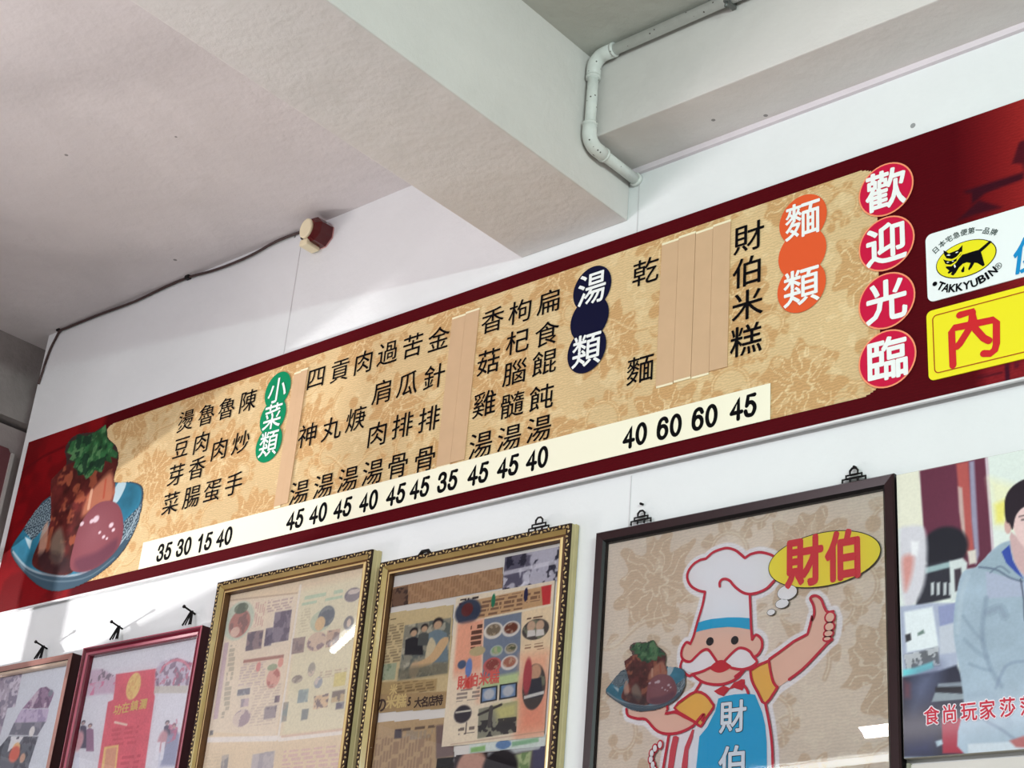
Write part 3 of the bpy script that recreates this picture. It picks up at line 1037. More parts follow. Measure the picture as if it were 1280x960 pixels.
plate('sign_plate', rrect(cx0, cx0 + .58, cz0, cz1, .014), TB + .0008, TS, mat('sign_white', (238, 243, 243), .35, coat=.2), st)
k8 = crop(1150, 260, 8, TS)
le, re_ = k8((160, 575))[0], k8((767, 420))[0]
te, be = k8((570, 297))[0], k8((365, 716))[0]
ecx, ecz, erx, erz = (le[0] + re_[0]) / 2, (te[1] + be[1]) / 2, (re_[0] - le[0]) / 2, (te[1] - be[1]) / 2
ovb = flat_poly('oval', ell_pts(ecx, ecz, erx, erz), TS + .0004, mat('sign_black', (12, 12, 18), .6, spec=.04), st)
flat_poly('oval_fill', ell_pts(ecx, ecz, erx - .0018, erz - .0018), TS + .0008, mat('sign_yellow', (236, 226, 30), .4), ovb)
SB = MATS['sign_black']
cat_polys = [
    ((425, 470), (520, 440), (590, 420), (700, 328), (722, 340), (660, 400), (612, 442), (630, 500), (650, 572), (632, 586), (575, 552), (548, 548), (520, 598), (492, 626), (484, 612), (508, 552), (470, 545), (430, 560), (390, 600), (360, 650), (335, 678), (310, 668), (325, 640), (290, 660), (278, 650), (296, 628), (262, 602), (262, 588), (320, 585), (370, 540), (395, 505)),
    ((237, 425), (262, 438), (292, 456), (345, 436), (385, 420), (428, 372), (425, 430), (408, 474), (370, 508), (320, 512), (268, 505), (245, 470)),
    ((234, 515), (262, 522), (300, 532), (345, 515), (372, 490), (368, 530), (345, 562), (300, 572), (256, 562)),
    ((412, 632), (440, 582), (448, 600), (444, 640), (425, 648)),
]
for i_, pc in enumerate(cat_polys):
    flat_poly('black_cat', k8(*pc), TS + .0012, SB, ovb)
SY = MATS['sign_yellow']; SWH = MATS['sign_white']
ribbons('cat_mark', [smooth_pts(k8((248, 512), (310, 524), (370, 498), (412, 450)), 4), smooth_pts(k8((258, 572), (310, 578), (360, 545)), 4)], .0035, TS + .0016, SY, ovb)
for pc in (((270, 478), (290, 466), (312, 474), (292, 482)), ((356, 452), (376, 440), (390, 442), (370, 456)), ((268, 548), (284, 540), (296, 546), (282, 552)), ((318, 538), (334, 530), (344, 534), (330, 542)), ((340, 580), (352, 566), (364, 590), (352, 604))):
    flat_poly('cat_eye', k8(*pc), TS + .0018, SWH, ovb)


def along(chars, t, m, parent, bold, sz, lat=False):
    P = [k8(p)[0] for _, p in chars]
    V, Fc = [], []
    for i, (ch, _) in enumerate(chars):
        a = P[max(i - 1, 0)]; b = P[min(i + 1, len(P) - 1)]
        rot = math.atan2(b[1] - a[1], b[0] - a[0])
        if lat:
            if ch == '•': add_glyph(V, Fc, ch, P[i][0], P[i][1], .010, .010, t, bold, rot, True)
            elif ch == '®': add_glyph(V, Fc, ch, P[i][0], P[i][1], .014, .014, t, 0, rot, True)
            else: add_glyph(V, Fc, ch, P[i][0], P[i][1], sz * (.30 if ch == 'I' else .95), sz * 1.15, t, bold, rot, True)
        else: add_glyph(V, Fc, ch, P[i][0], P[i][1], sz, sz, t, bold, rot)
    return mesh_obj('arched_lettering', V, Fc, m, parent)


along([('日', (158, 422)), ('本', (222, 360)), ('宅', (292, 312)), ('急', (365, 272)), ('便', (440, 245)), ('第', (515, 228)), ('一', (590, 222)), ('品', (665, 228)), ('牌', (740, 243))], TS + .0006, mat('sign_ink', (20, 50, 44), .4), st, .008, .0165 * .8 + .002)
along([('•', (150, 760)), ('T', (210, 782)), ('A', (262, 800)), ('K', (325, 803)), ('K', (395, 792)), ('Y', (468, 775)), ('U', (545, 750)), ('B', (620, 710)), ('I', (672, 680)), ('N', (730, 635)), ('®', (785, 582))], TS + .0006, SB, st, .03, .0155, True)
text_px('blue_character', [('便', 1285, 317, 46, 46)], TS + .0006, mat('sign_blue', (20, 140, 200), .4), st, .02, shear=.2)

# yellow sign
yx0 = at(1160.5, 440, TB)[0]; yz1 = at(1180, 385, TB)[1]; yz0 = at(1180, 473, TB)[1]
yg = thing('yellow_sign', 'yellow sign with a rounded red character inside a thin red border', 'sign', (yx0 + .1, -TB, yz0))
plate('sign_plate', rrect(yx0, yx0 + .58, yz0, yz1, .012), TB + .0008, TS, mat('signboard_yellow', (240, 228, 34), .35, coat=.2), yg)
RY = mat('sign_red', (206, 34, 40), .4)
ribbons('red_border', [(rrect(yx0 + .013, yx0 + .567, yz0 + .013, yz1 - .013, .009), True)], .0022, TS + .0005, mat('thin_red_line', (170, 70, 20), .4), yg)
k3 = crop(853, 320, 3, TS)
nei = [k3((1015, 410), (1012, 340), (1010, 285), (1020, 270), (1060, 262), (1165, 240), (1178, 250), (1178, 330), (1172, 352), (1155, 366), (1130, 366)),
       k3((1088, 212), (1086, 240), (1075, 275), (1040, 330), (1030, 340)),
       k3((1040, 222), (1088, 208), (1092, 240), (1100, 275), (1130, 308), (1150, 318))]
ribbons('red_character', nei, .0145, TS + .0006, RY, yg)


# ================================================================== PICTURE FRAMES
def mitre_rail(side, x0, x1, z0, z1, prof, m, name, parent):
    """prof: list of (inset, depth, material index)"""
    V, Fc, mi = [], [], []
    for ins, dep, _ in prof:
        if side == 'top': a, b = (x0 + ins, z1 - ins), (x1 - ins, z1 - ins)
        elif side == 'bottom': a, b = (x0 + ins, z0 + ins), (x1 - ins, z0 + ins)
        elif side == 'left': a, b = (x0 + ins, z0 + ins), (x0 + ins, z1 - ins)
        else: a, b = (x1 - ins, z0 + ins), (x1 - ins, z1 - ins)
        V.append((a[0], -dep, a[1])); V.append((b[0], -dep, b[1]))
    n = len(prof)
    for k in range(n - 1):
        f_ = (2 * k, 2 * k + 1, 2 * k + 3, 2 * k + 2)
        Fc.append(f_ if side in ('bottom', 'right') else f_[::-1]); mi.append(prof[k + 1][2])
    Fc.append((2 * n - 2, 2 * n - 1, 1, 0)); mi.append(prof[-1][2])
    for e in (0, 1):
        Fc.append(tuple(2 * k + e for k in range(n))); mi.append(prof[-1][2])
    o = mesh_obj(name, V, Fc, m, parent)
    o.data.polygons.foreach_set('material_index', mi)
    bm = bmesh.new(); bm.from_mesh(o.data); bmesh.ops.recalc_face_normals(bm, faces=bm.faces); bm.to_mesh(o.data); bm.free()
    return o


def pane(x0, x1, d, z0, z1, parent):
    return mesh_obj('glass_pane', [(x0, -d, z0), (x1, -d, z0), (x1, -d, z1), (x0, -d, z1)], [(0, 1, 2, 3)], GLASS, parent)


def hanger_scroll(px, py, w, h, t, parent, fill=False):
    """small black openwork hanger standing on the top rail"""
    x, z = at(px, py, t)
    m = mat('black_iron', (18, 15, 16), .45, .3)
    P = [(-.5, 0), (-.5, .28), (-.34, .28), (-.34, .52), (-.17, .52), (-.17, .80), (-.07, .97), (.07, .97), (.17, .80), (.17, .52), (.34, .52), (.34, .28), (.5, .28), (.5, 0)]
    P2 = [(-.34, .28), (.34, .28)]
    bars = [[(x + a * w, -t, z + b * h) for a, b in P], [(x + a * w, -t, z + b * h) for a, b in P2],
            [(x - .17 * w, -t, z), (x - .17 * w, -t, z + .28 * h)], [(x + .17 * w, -t, z), (x + .17 * w, -t, z + .28 * h)],
            [(x - .17 * w, -t, z + .52 * h), (x + .17 * w, -t, z + .52 * h)]]
    bm = bmesh.new()
    for b in bars: add_tube(bm, b, .0023, 6)
    return bm_obj('hanger', bm, m, parent)


def nail_hook(px, py, t, parent):
    """wire loop over a nail driven into the wall"""
    x, z = at(px, py, t)
    m = mat('black_iron', 0)
    bm = bmesh.new()
    add_tube(bm, [(x - .018, -t, z), (x - .004, -t * .6, z + .040), (x + .004, -t * .6, z + .040), (x + .018, -t, z)], .0028, 6)
    add_tube(bm, [(x - .006, -t, z), (x + .001, -t * .6, z + .038), (x + .010, -t, z)], .0022, 6)
    add_tube(bm, [(x, -.001, z + .036), (x, -t - .016, z + .046)], .0028, 8)
    add_tube(bm, [(x, -t - .016, z + .046), (x, -t - .020, z + .047)], .0050, 8)
    return bm_obj('nail_hook', bm, m, parent)


GBROWN = mat('frame_brown', (92, 62, 36), .4, noise=.15)
GOLD = mat('frame_gold', (164, 138, 84), .36, .12, noise=.12, coat=.2)
GPALE = mat('frame_pale_gold', (214, 182, 128), .30, .15, coat=.2)
GSIDE = mat('frame_olive_side', (190, 176, 132), .45, noise=.08)
CARVE_D = mat('frame_carving_ground', (40, 24, 14), .5)
CARVE_G = mat('frame_carving_gilt', (206, 176, 126), .3, .3)


def gold_frame(label, X0, X1, Z1, T, zb, hangers):
    o = thing('picture_frame', label, 'picture frame', ((X0 + X1) / 2, 0, zb), 'framed press cuttings')
    prof = [(0, .001, 0), (0, .012, 0), (.002, .014, 0), (.002, T - .006, 0), (.003, T, 1), (.014, T, 1), (.016, T - .003, 2), (.022, T - .010, 2), (.028, T - .009, 3), (.031, T - .006, 4), (.034, T - .006, 4), (.035, T - .016, 3), (.035, .004, 3)]
    ms = [GSIDE, CARVE_D, GOLD, GBROWN, GPALE]
    for s in ('top', 'left', 'right', 'bottom'):
        r = mitre_rail(s, X0, X1, zb, Z1, prof, ms, 'frame_rail', o)
        # carved beading
        V, Fc = [], []
        L0, L1 = (X0 + .006, X1 - .006) if s in ('top', 'bottom') else (zb + .006, Z1 - .006)
        n = int((L1 - L0) / .0105)
        for k in range(n):
            u = L0 + (L1 - L0) * (k + .5) / n
            v = .0085 + .0024 * math.sin(k * 1.9)
            a = k * 1.05
            ca, sa = math.cos(a), math.sin(a)
            for (dx, dy, rr) in ((0, 0, .0038), (.0035, .002, .0022)):
                c0 = len(V)
                for q in range(6):
                    ang = q * math.pi / 3
                    lx, ly = rr * 1.25 * math.cos(ang), rr * .62 * math.sin(ang)
                    ex, ey = lx * ca - ly * sa + dx * ca, lx * sa + ly * ca + dy
                    uu, vv = u + ex, v + ey * .9
                    if s == 'top': p = (uu, -T + .0002, Z1 - vv)
                    elif s == 'bottom': p = (uu, -T + .0002, zb + vv)
                    elif s == 'left': p = (X0 + vv, -T + .0002, uu)
                    else: p = (X1 - vv, -T + .0002, uu)
                    V.append(p)
                ctr = np.mean(np.array(V[c0:c0 + 6]), 0); V.append((ctr[0], -T - .0024, ctr[2]))
                for q in range(6): Fc.append((c0 + q, c0 + (q + 1) % 6, c0 + 6))
        cb_ = mesh_obj('carved_beading', V, Fc, CARVE_G, r)
        cb_.matrix_parent_inverse = r.matrix_world.inverted() if False else Matrix.Identity(4)
        cb_['kind'] = 'stuff'
    box('back_board', X0 + .03, X1 - .03, -.006, -.002, zb + .03, Z1 - .03, mat('back_card', (236, 234, 228), .6), o)
    for px, py, w, h in hangers: hanger_scroll(px, py, w, h, T * .55, o)
    return o


ZB = .45 + H0
T = .029
TG = .012       # glass depth
TPR = .0075     # print depth
# --- second gold frame (colour magazine page and press cuttings)
g2 = gold_frame('gilt frame with an orange menu page laid over yellowed press cuttings', -2.655, -2.056, 1.168 + H0, T, ZB, [(673, 664, .058, .034)])
tube('hanger', [(at(529, 690, .02)[0] - .02, -.014, 1.166 + H0), (at(529, 690, .02)[0] - .008, -.014, 1.178 + H0), (at(529, 690, .02)[0] + .010, -.014, 1.178 + H0), (at(529, 690, .02)[0] + .02, -.014, 1.166 + H0)], .005, mat('black_iron', 0), g2, 8)
K = crop(460, 640, 3, TPR)


def qb(pts):
    xs = [p[0] for p in pts]; zs = [p[1] for p in pts]
    return min(xs), max(xs), min(zs), max(zs)


def square(pts):
    """the upright rectangle nearest to four noted corners TL TR BR BL"""
    x0 = (pts[0][0] + pts[3][0]) / 2; x1 = (pts[1][0] + pts[2][0]) / 2
    z1 = (pts[0][1] + pts[1][1]) / 2; z0 = (pts[2][1] + pts[3][1]) / 2
    return [(x0, z1), (x1, z1), (x1, z0), (x0, z0)]


def sheet_for(pts, res, base):
    x0, x1, z0, z1 = qb(pts)
    return Sheet(x0, x1, z0, z1, res, base)


R_ = .0024
# tan cutting
pa = K((80, 282), (506, 205), (508, 288), (74, 362))
s = sheet_for(pa, R_, (188, 152, 116))
s.rows(pa, .009, .003, (150, 114, 84), 1, .5, .7, True)
s.poly(K((92, 290), (150, 275), (150, 350), (88, 358)), (120, 90, 70)); s.blotch(60, (60, 44, 40), .5, .05, 3, .8, inside(s.X, s.Z, K((92, 290), (150, 275), (150, 350), (88, 358))) * 1.)
s.build('cutting', TPR, P_PAPER, g2, mask=pa)
# black and white scooter photo
pb = square(K((512, 172), (728, 118), (706, 258), (505, 298)))
s = sheet_for(pb, R_, (196, 194, 206))
s.blotch(26, (92, 88, 108), .50, .05, 5, .9); s.blotch(48, (44, 42, 60), .58, .04, 6, .9); s.blotch(30, (236, 236, 244), .60, .04, 7, .8)
s.line(K((505, 232), (700, 188)), .010, (230, 228, 236), .8)
s.build('photograph', TPR, P_PAPER, g2, mask=pb)
# yellow news page with cooks
pc_ = K((70, 378), (322, 345), (300, 738), (18, 756))
s = sheet_for(pc_, R_, (214, 196, 152))
s.rows(K((78, 425), (135, 415), (120, 560), (58, 570)), .007, .003, (120, 104, 80), 2, .6)
ph = K((138, 425), (312, 396), (298, 604), (112, 632))
s.poly(ph, (150, 148, 132)); m_ = inside(s.X, s.Z, ph) * 1.0
s.blotch(40, (94, 104, 100), .52, .06, 8, .8, m_); s.blotch(60, (206, 200, 176), .60, .05, 10, .7, m_)


def person(s, K, hx, hy, hr, body, skin=(206, 172, 140), hair=(40, 36, 40), bw=2.6, bh=5):
    b = K((hx - hr * bw * .5, hy + hr * bh), (hx - hr * bw * .45, hy + hr * 1.9), (hx - hr * .5, hy + hr * 1.2), (hx + hr * .5, hy + hr * 1.2), (hx + hr * bw * .45, hy + hr * 1.9), (hx + hr * bw * .5, hy + hr * bh))
    s.poly(b, body)
    c = K((hx, hy), (hx + hr, hy), (hx, hy - hr))
    rx = abs(c[1][0] - c[0][0]); rz = abs(c[2][1] - c[0][1])
    s.ell(c[0][0], c[0][1] + rz * .25, rx * 1.08, rz * 1.08, hair, .3)
    s.ell(c[0][0], c[0][1] - rz * .2, rx * .85, rz * .85, skin, .3)


person(s, K, 172, 452, 14, (34, 34, 42), bw=5, bh=6); person(s, K, 212, 436, 13, (86, 90, 88), bw=4, bh=5)
person(s, K, 262, 420, 18, (120, 140, 150), bw=4.2, bh=8)
s.poly(K((238, 470), (255, 500), (245, 560), (215, 560), (222, 500)), (214, 202, 168), None, 1, True)
s.poly(K((270, 480), (300, 470), (295, 500), (250, 560), (180, 590), (172, 570), (230, 540)), (216, 184, 140), None, 1, True)
s.ell(*K((172, 592))[0], .016, .020, (204, 176, 140), .4)
s.poly(K((115, 590), (300, 560), (298, 604), (112, 632)), (120, 116, 96), .01, .7)
s.poly(K((48, 572), (108, 565), (100, 628), (40, 632)), (160, 176, 152), None, .8); s.blotch(60, (120, 140, 110), .55, .05, 12, .7, inside(s.X, s.Z, K((48, 572), (108, 565), (100, 628), (40, 632))) * 1.)
s.poly(K((34, 640), (260, 625), (255, 670), (28, 690)), (184, 158, 110), None, .9)
s.rows(K((110, 640), (250, 628), (248, 670), (105, 682)), .007, .003, (110, 90, 60), 3, .6)
s.poly(K((28, 685), (300, 672), (296, 736), (18, 756)), (176, 148, 106), None, .9)
s.rows(K((75, 398), (105, 394), (105, 404), (75, 408)), .006, .003, (60, 50, 44), 5, .8)
s.build('cutting', TPR, P_PAPER, g2, mask=pc_)
nb = mat('news_ink', (70, 52, 46), .6)
text_px('headline_character', [('の', 476.5, 881, 14, 20), ('5', 514, 876, 9, 15), ('大', 522.5, 878, 10, 14), ('名', 531, 877, 10, 14), ('店', 540, 876, 10, 14), ('特', 549, 875, 10, 14)], TPR + .0004, nb, g2, .03)
text_px('headline_character', [('米', 489, 877, 14, 18), ('糕', 501.5, 876, 14, 18), ('米', 492, 862, 10, 14)], TPR + .0004, mat('news_yellow', (222, 200, 140), .6), g2, .03)
# lower news cutting
pd_ = K((8, 788), (320, 768), (330, 1300), (-60, 1300))
s = sheet_for(pd_, .0032, (196, 170, 132))
s.rows(K((20, 850), (240, 835), (230, 1290), (-40, 1290)), .010, .0035, (150, 122, 100), 6, .6, .75, True)
s.rows(K((130, 805), (250, 797), (250, 812), (130, 820)), .008, .004, (90, 76, 70), 7, .8)
s.rows(K((135, 822), (245, 816), (240, 848), (130, 855)), .013, .004, (170, 158, 140), 8, .7, .8, True)
s.poly(K((101, 815), (128, 812), (126, 848), (98, 850)), (80, 72, 80))
s.poly(K((255, 800), (330, 792), (330, 915), (255, 925)), (110, 92, 96), .004, .8)
s.build('cutting', TPR, P_PAPER, g2, mask=pd_)
# big photo at the foot
pe_ = K((255, 922), (668, 868), (650, 1300), (230, 1300))
s = sheet_for(pe_, .0032, (92, 84, 92))
s.poly(K((410, 945), (615, 895), (600, 1000), (430, 1050)), (186, 200, 150), .006); s.blotch(50, (110, 140, 90), .5, .06, 4, .8, inside(s.X, s.Z, K((480, 930), (615, 895), (600, 1000), (470, 1040))) * 1.)
s.poly(K((620, 890), (665, 872), (655, 1200), (610, 1200)), (86, 84, 110))
s.line(K((262, 945), (640, 880)), .010, (200, 206, 206)); s.line(K((262, 960), (500, 920)), .006, (60, 50, 56))
s.ell(*K((385, 925))[0], .05, .045, (40, 30, 34), .2); s.ell(*K((388, 960))[0], .045, .04, (200, 158, 140), .2)
s.ell(*K((495, 960))[0], .05, .04, (30, 26, 32), .2)
s.build('photograph', TPR, P_PAPER, g2, mask=pe_)
s = sheet_for(K((380, 872), (665, 832), (665, 870), (380, 905)), .0028, (226, 236, 230))
s.poly(K((385, 885), (440, 875), (440, 895), (385, 903)), (150, 196, 130)); s.ell(*K((508, 872))[0], .022, .010, (110, 146, 190), .2)
s.poly(K((540, 862), (640, 845), (640, 862), (540, 880)), (130, 184, 140), None, .8)
s.build('printed_label', TPR + .0002, P_PAPER, g2)
# magazine page on top
pm = square(K((325, 322), (692, 262), (672, 830), (283, 892)))
pmq = square(pm)
s = sheet_for(pm, .0018, (240, 228, 204))
TM = TPR + .0012
K2 = crop(460, 640, 3, TM)
bn = K2((342, 342), (688, 272), (683, 344), (338, 416))
s.poly(bn, (206, 170, 128)); s.rows(K2((420, 330), (580, 300), (578, 362), (415, 395)), .010, .0035, (110, 80, 66), 4, .7, .6)
s.rows(K2((595, 300), (645, 292), (645, 330), (595, 340)), .010, .0035, (110, 80, 66), 4, .7, .6)
s.poly(K2((650, 280), (688, 272), (683, 344), (655, 350)), (206, 66, 70)); s.poly(K2((342, 342), (385, 334), (380, 408), (338, 416)), (110, 40, 46))
s.ell(*K2((375, 374))[0], .040, .030, (60, 70, 92), .2); s.ell(*K2((372, 366))[0], .018, .016, (110, 50, 50), .3)
s.ell(*K2((470, 332))[0], .006, .016, (40, 130, 96), .2); s.ell(*K2((592, 310))[0], .006, .016, (40, 40, 80), .2)
s.poly(K2((336, 420), (434, 400), (418, 720), (308, 740)), (238, 176, 146), .01, .95)
s.poly(K2((300, 620), (420, 600), (408, 855), (290, 870)), (240, 228, 204), .03, .95)
s.rows(K2((385, 428), (430, 420), (425, 505), (385, 512)), .0125, .0052, (80, 50, 40), 6, .85, .7)
s.poly(K2((436, 402), (578, 375), (566, 612), (428, 640)), (128, 140, 158))
for x, y, r, c1_, c2_ in ((470, 445, 36, (232, 226, 214), (130, 116, 96)), (536, 438, 34, (226, 222, 214), (120, 70, 56)), (482, 520, 24, (180, 190, 180), (150, 180, 130)), (536, 512, 24, (190, 186, 176), (90, 96, 70)), (466, 575, 34, (206, 110, 106), (150, 76, 70)), (530, 565, 32, (228, 222, 214), (176, 116, 96))):
    p = K2((x, y), (x + r, y), (x, y - r)); rx = abs(p[1][0] - p[0][0]); rz = abs(p[2][1] - p[0][1]) * .85
    s.ell(p[0][0], p[0][1], rx, rz, c1_, .12); s.ell(p[0][0], p[0][1] + rz * .1, rx * .74, rz * .70, c2_, .25)
    s.blotch(90, (210, 190, 160), .56, .05, int(x), .6, (np.hypot((s.X - p[0][0]) / rx, (s.Z - p[0][1]) / rz) < .7) * 1.)
s.poly(K2((576, 376), (688, 352), (683, 540), (570, 560)), (240, 220, 186))
s.poly(K2((572, 540), (682, 520), (672, 818), (562, 836)), (240, 190, 158), .03)
s.poly(K2((566, 640), (676, 625), (672, 818), (562, 836)), (236, 164, 136), .05)
for x, y, rx_, ry_ in ((628, 440, 50, 42), (622, 655, 43, 92)):
    p = K2((x, y), (x + rx_, y), (x, y - ry_)); rx = abs(p[1][0] - p[0][0]); rz = abs(p[2][1] - p[0][1]) * .92
    s.ell(p[0][0], p[0][1], rx, rz, (84, 78, 76), .08)
    msk = (np.hypot((s.X - p[0][0]) / rx, (s.Z - p[0][1]) / rz) < .95) * 1.
    s.blotch(50, (150, 160, 130), .55, .05, int(y), .6, msk)
for x, y in ((612, 428), (645, 425)):
    s.ell(*K2((x, y))[0], .012, .012, (206, 176, 150), .3); s.poly(K2((x - 16, y + 42), (x - 14, y + 16), (x + 14, y + 14), (x + 16, y + 36)), (226, 222, 216))
s.ell(*K2((628, 600))[0], .016, .018, (206, 166, 136), .3); s.poly(K2((600, 700), (605, 628), (650, 620), (655, 690)), (60, 62, 72)); s.poly(K2((585, 690), (660, 670), (660, 682), (585, 702)), (220, 220, 214))
s.ell(*K2((598, 615))[0], .012, .04, (180, 80, 86), .3)
s.rows(K2((588, 500), (660, 490), (660, 512), (588, 520)), .0065, .003, (130, 90, 70), 3, .7); s.rows(K2((596, 398), (655, 388), (655, 394), (596, 404)), .007, .003, (90, 60, 50), 3, .8)
s.poly(K2((428, 625), (566, 600), (563, 640), (425, 668)), (196, 214, 160), .01)
for (a, b) in ((424, 486), (494, 560)):
    f_ = K2((a, 660 - (a - 424) * .18), (b, 650 - (a - 424) * .18), (b - 2, 706 - (a - 424) * .18), (a - 3, 718 - (a - 424) * .18))
    s.poly(f_, (30, 32, 40)); cx = sum(p[0] for p in f_) / 4; cz = sum(p[1] for p in f_) / 4
    s.poly([(cx + (p[0] - cx) * .82, cz + (p[1] - cz) * .82) for p in f_], (122, 150, 186)); s.ell(cx, cz, .016, .012, (196, 200, 204), .4)
mk = K2((415, 738), (560, 708), (556, 826), (410, 850))
s.poly(mk, (150, 150, 132)); mm = inside(s.X, s.Z, mk) * 1.
s.poly(K2((470, 730), (560, 710), (558, 770), (490, 785)), (206, 202, 140), .02); s.blotch(60, (54, 52, 56), .50, .05, 22, .85, mm * (s.Z < K2((480, 775))[0][1])); s.line(K2((415, 760), (500, 722)), .006, (70, 66, 66)); s.line(K2((462, 735), (455, 800)), .012, (90, 86, 84))
s.rows(K2((345, 325), (415, 314), (415, 324), (345, 334)), .008, .0045, (50, 40, 40), 9, .9)
s.ell(*K2((410, 522))[0], .024, .011, (196, 182, 140), .2); s.ell(*K2((352, 572))[0], .013, .010, (80, 100, 130), .3); s.ell(*K2((378, 585))[0], .010, .022, (110, 140, 196), .3); s.ell(*K2((380, 640))[0], .014, .014, (216, 80, 70), .4)
s.rows(K2((335, 668), (420, 655), (418, 700), (330, 712)), .009, .0045, (110, 100, 100), 12, .6)
s.ell(*K2((355, 758))[0], .026, .020, (66, 62, 70), .2); s.line(K2((330, 752), (384, 744)), .004, (220, 216, 200))
s.line(K2((370, 790), (366, 830)), .003, (70, 60, 60)); s.rows(K2((338, 812), (400, 800), (400, 826), (338, 838)), .012, .0045, (80, 70, 70), 13, .7)
s.rows(K2((330, 784), (356, 780), (356, 790), (330, 794)), .007, .004, (70, 60, 60), 14, .8)
s.line(K2((310, 872), (668, 822)), .0022, (190, 160, 140), .7)
s.build('magazine_page', TM, P_PAPER, g2)
text_px('red_character', [('財', 578, 853, 13, 18), ('伯', 592, 850, 13, 18), ('米', 605, 848, 13, 18), ('糕', 618, 846, 13, 18)], TM + .0004, mat('news_red', (226, 110, 100), .6), g2, .03)
pane(-2.655 + .034, -2.056 - .034, TG, ZB + .034, 1.168 + H0 - .034, g2)

# --- first gold frame
g1 = gold_frame('gilt frame with magazine spreads paled by painted-on glass haze, left of the other gilt frame', -3.277, -2.680, 1.207 + H0, T + .004, ZB, [])
K = crop(220, 690, 3.554, TPR)
x0, x1, z1 = -3.277 + .034, -2.680 - .034, 1.207 + H0 - .034
s = Sheet(x0, x1, ZB + .04, z1, .0024, (236, 216, 184))
s.noise(10, .03, 3)
s.poly(K((235, 222), (540, 185), (445, 815), (140, 800)), (240, 226, 204), .004)
s.poly(K((550, 170), (850, 100), (770, 790), (470, 815)), (232, 226, 196), .02)
s.line(K((553, 150), (455, 820)), .008, (244, 238, 230))
s.line(K((240, 215), (540, 182)), .003, (140, 110, 90), .6)


def blob(s, K, x, y, rx, ry, c, c2=None, seed=1, al=1.0):
    p = K((x, y), (x + rx, y), (x, y - ry)); a = abs(p[1][0] - p[0][0]); b = abs(p[2][1] - p[0][1]) * .9
    s.ell(p[0][0], p[0][1], a, b, c, .12, al)
    if c2 is not None:
        s.blotch(60, c2, .5, .06, seed, .8, (np.hypot((s.X - p[0][0]) / a, (s.Z - p[0][1]) / b) < .92) * 1.)


def pic(s, K, x0_, y0_, x1_, y1_, c, c2, seed, slope=-.17):
    q_ = K((x0_, y0_), (x1_, y0_ + (x1_ - x0_) * slope), (x1_ - (y1_ - y0_) * .12, y1_ + (x1_ - x0_) * slope), (x0_ - (y1_ - y0_) * .12, y1_))
    s.poly(q_, c); s.blotch(55, c2, .5, .06, seed, .8, inside(s.X, s.Z, q_) * 1.)


blob(s, K, 278, 305, 66, 92, (196, 214, 196)); blob(s, K, 282, 318, 46, 66, (176, 110, 104), (110, 80, 84), 4); blob(s, K, 290, 250, 30, 26, (70, 90, 78), (110, 130, 110), 5); blob(s, K, 262, 355, 20, 24, (226, 190, 176))
for a in ((410, 215, 520, 270), ):
    s.rows(K((a[0], a[1]), (a[2], a[1] - 15), (a[2] - 10, a[3] - 15), (a[0] - 10, a[3])), .008, .003, (150, 120, 130), 1, .5)
s.rows(K((355, 225), (400, 220), (385, 330), (345, 335)), .009, .003, (190, 130, 130), 2, .5, .6, True)
pic(s, K, 440, 268, 515, 405, (120, 110, 134), (70, 62, 90), 6); pic(s, K, 400, 340, 432, 420, (110, 104, 130), (60, 56, 86), 7); pic(s, K, 318, 358, 388, 440, (130, 110, 120), (70, 66, 90), 8)
s.poly(K((300, 480), (480, 455), (478, 470), (298, 494)), (150, 90, 86), None, .9); s.poly(K((215, 405), (235, 400), (185, 740), (165, 745)), (196, 170, 186), None, .9)
s.rows(K((240, 415), (270, 412), (230, 735), (200, 740)), .013, .0042, (150, 146, 130), 3, .6, .8)
s.rows(K((290, 500), (400, 485), (390, 590), (275, 600)), .0075, .003, (180, 160, 170), 4, .5)
blob(s, K, 432, 560, 30, 50, (226, 160, 150), (176, 90, 90), 9, .9); blob(s, K, 366, 510, 10, 24, (222, 140, 140)); blob(s, K, 465, 490, 12, 24, (226, 150, 140)); blob(s, K, 428, 512, 22, 16, (150, 170, 140), (100, 90, 90), 9)
pic(s, K, 275, 612, 330, 640, (140, 146, 160), (96, 100, 120), 10); pic(s, K, 290, 655, 325, 690, (200, 180, 190), (140, 130, 150), 11)
s.rows(K((345, 600), (470, 580), (440, 760), (325, 775)), .0075, .003, (186, 168, 160), 5, .45)
blob(s, K, 292, 738, 40, 44, (226, 210, 200), (150, 130, 150), 12); pic(s, K, 395, 690, 448, 745, (150, 140, 150), (96, 90, 110), 13); pic(s, K, 440, 640, 462, 670, (110, 90, 110), (70, 60, 80), 15)
pic(s, K, 152, 795, 166, 815, (110, 116, 124), (90, 90, 100), 14)
s.rows(K((565, 200), (745, 165), (740, 205), (560, 240)), .030, .010, (160, 200, 176), 6, .7, .75)
blob(s, K, 785, 190, 36, 34, (126, 120, 134), (70, 70, 96), 15); blob(s, K, 790, 176, 26, 12, (212, 200, 196))
blob(s, K, 645, 305, 48, 52, (190, 204, 180)); blob(s, K, 668, 285, 36, 50, (80, 92, 110), (120, 130, 140), 16); blob(s, K, 640, 318, 22, 34, (226, 190, 140))
blob(s, K, 767, 315, 22, 34, (110, 110, 120)); blob(s, K, 768, 315, 9, 20, (226, 206, 190))
pic(s, K, 672, 350, 730, 425, (200, 170, 150), (90, 70, 80), 17); pic(s, K, 520, 385, 575, 455, (150, 130, 130), (110, 96, 106), 18)
blob(s, K, 625, 398, 44, 46, (214, 190, 170), (120, 100, 120), 19); blob(s, K, 602, 522, 16, 34, (160, 156, 150), (226, 206, 190), 20)
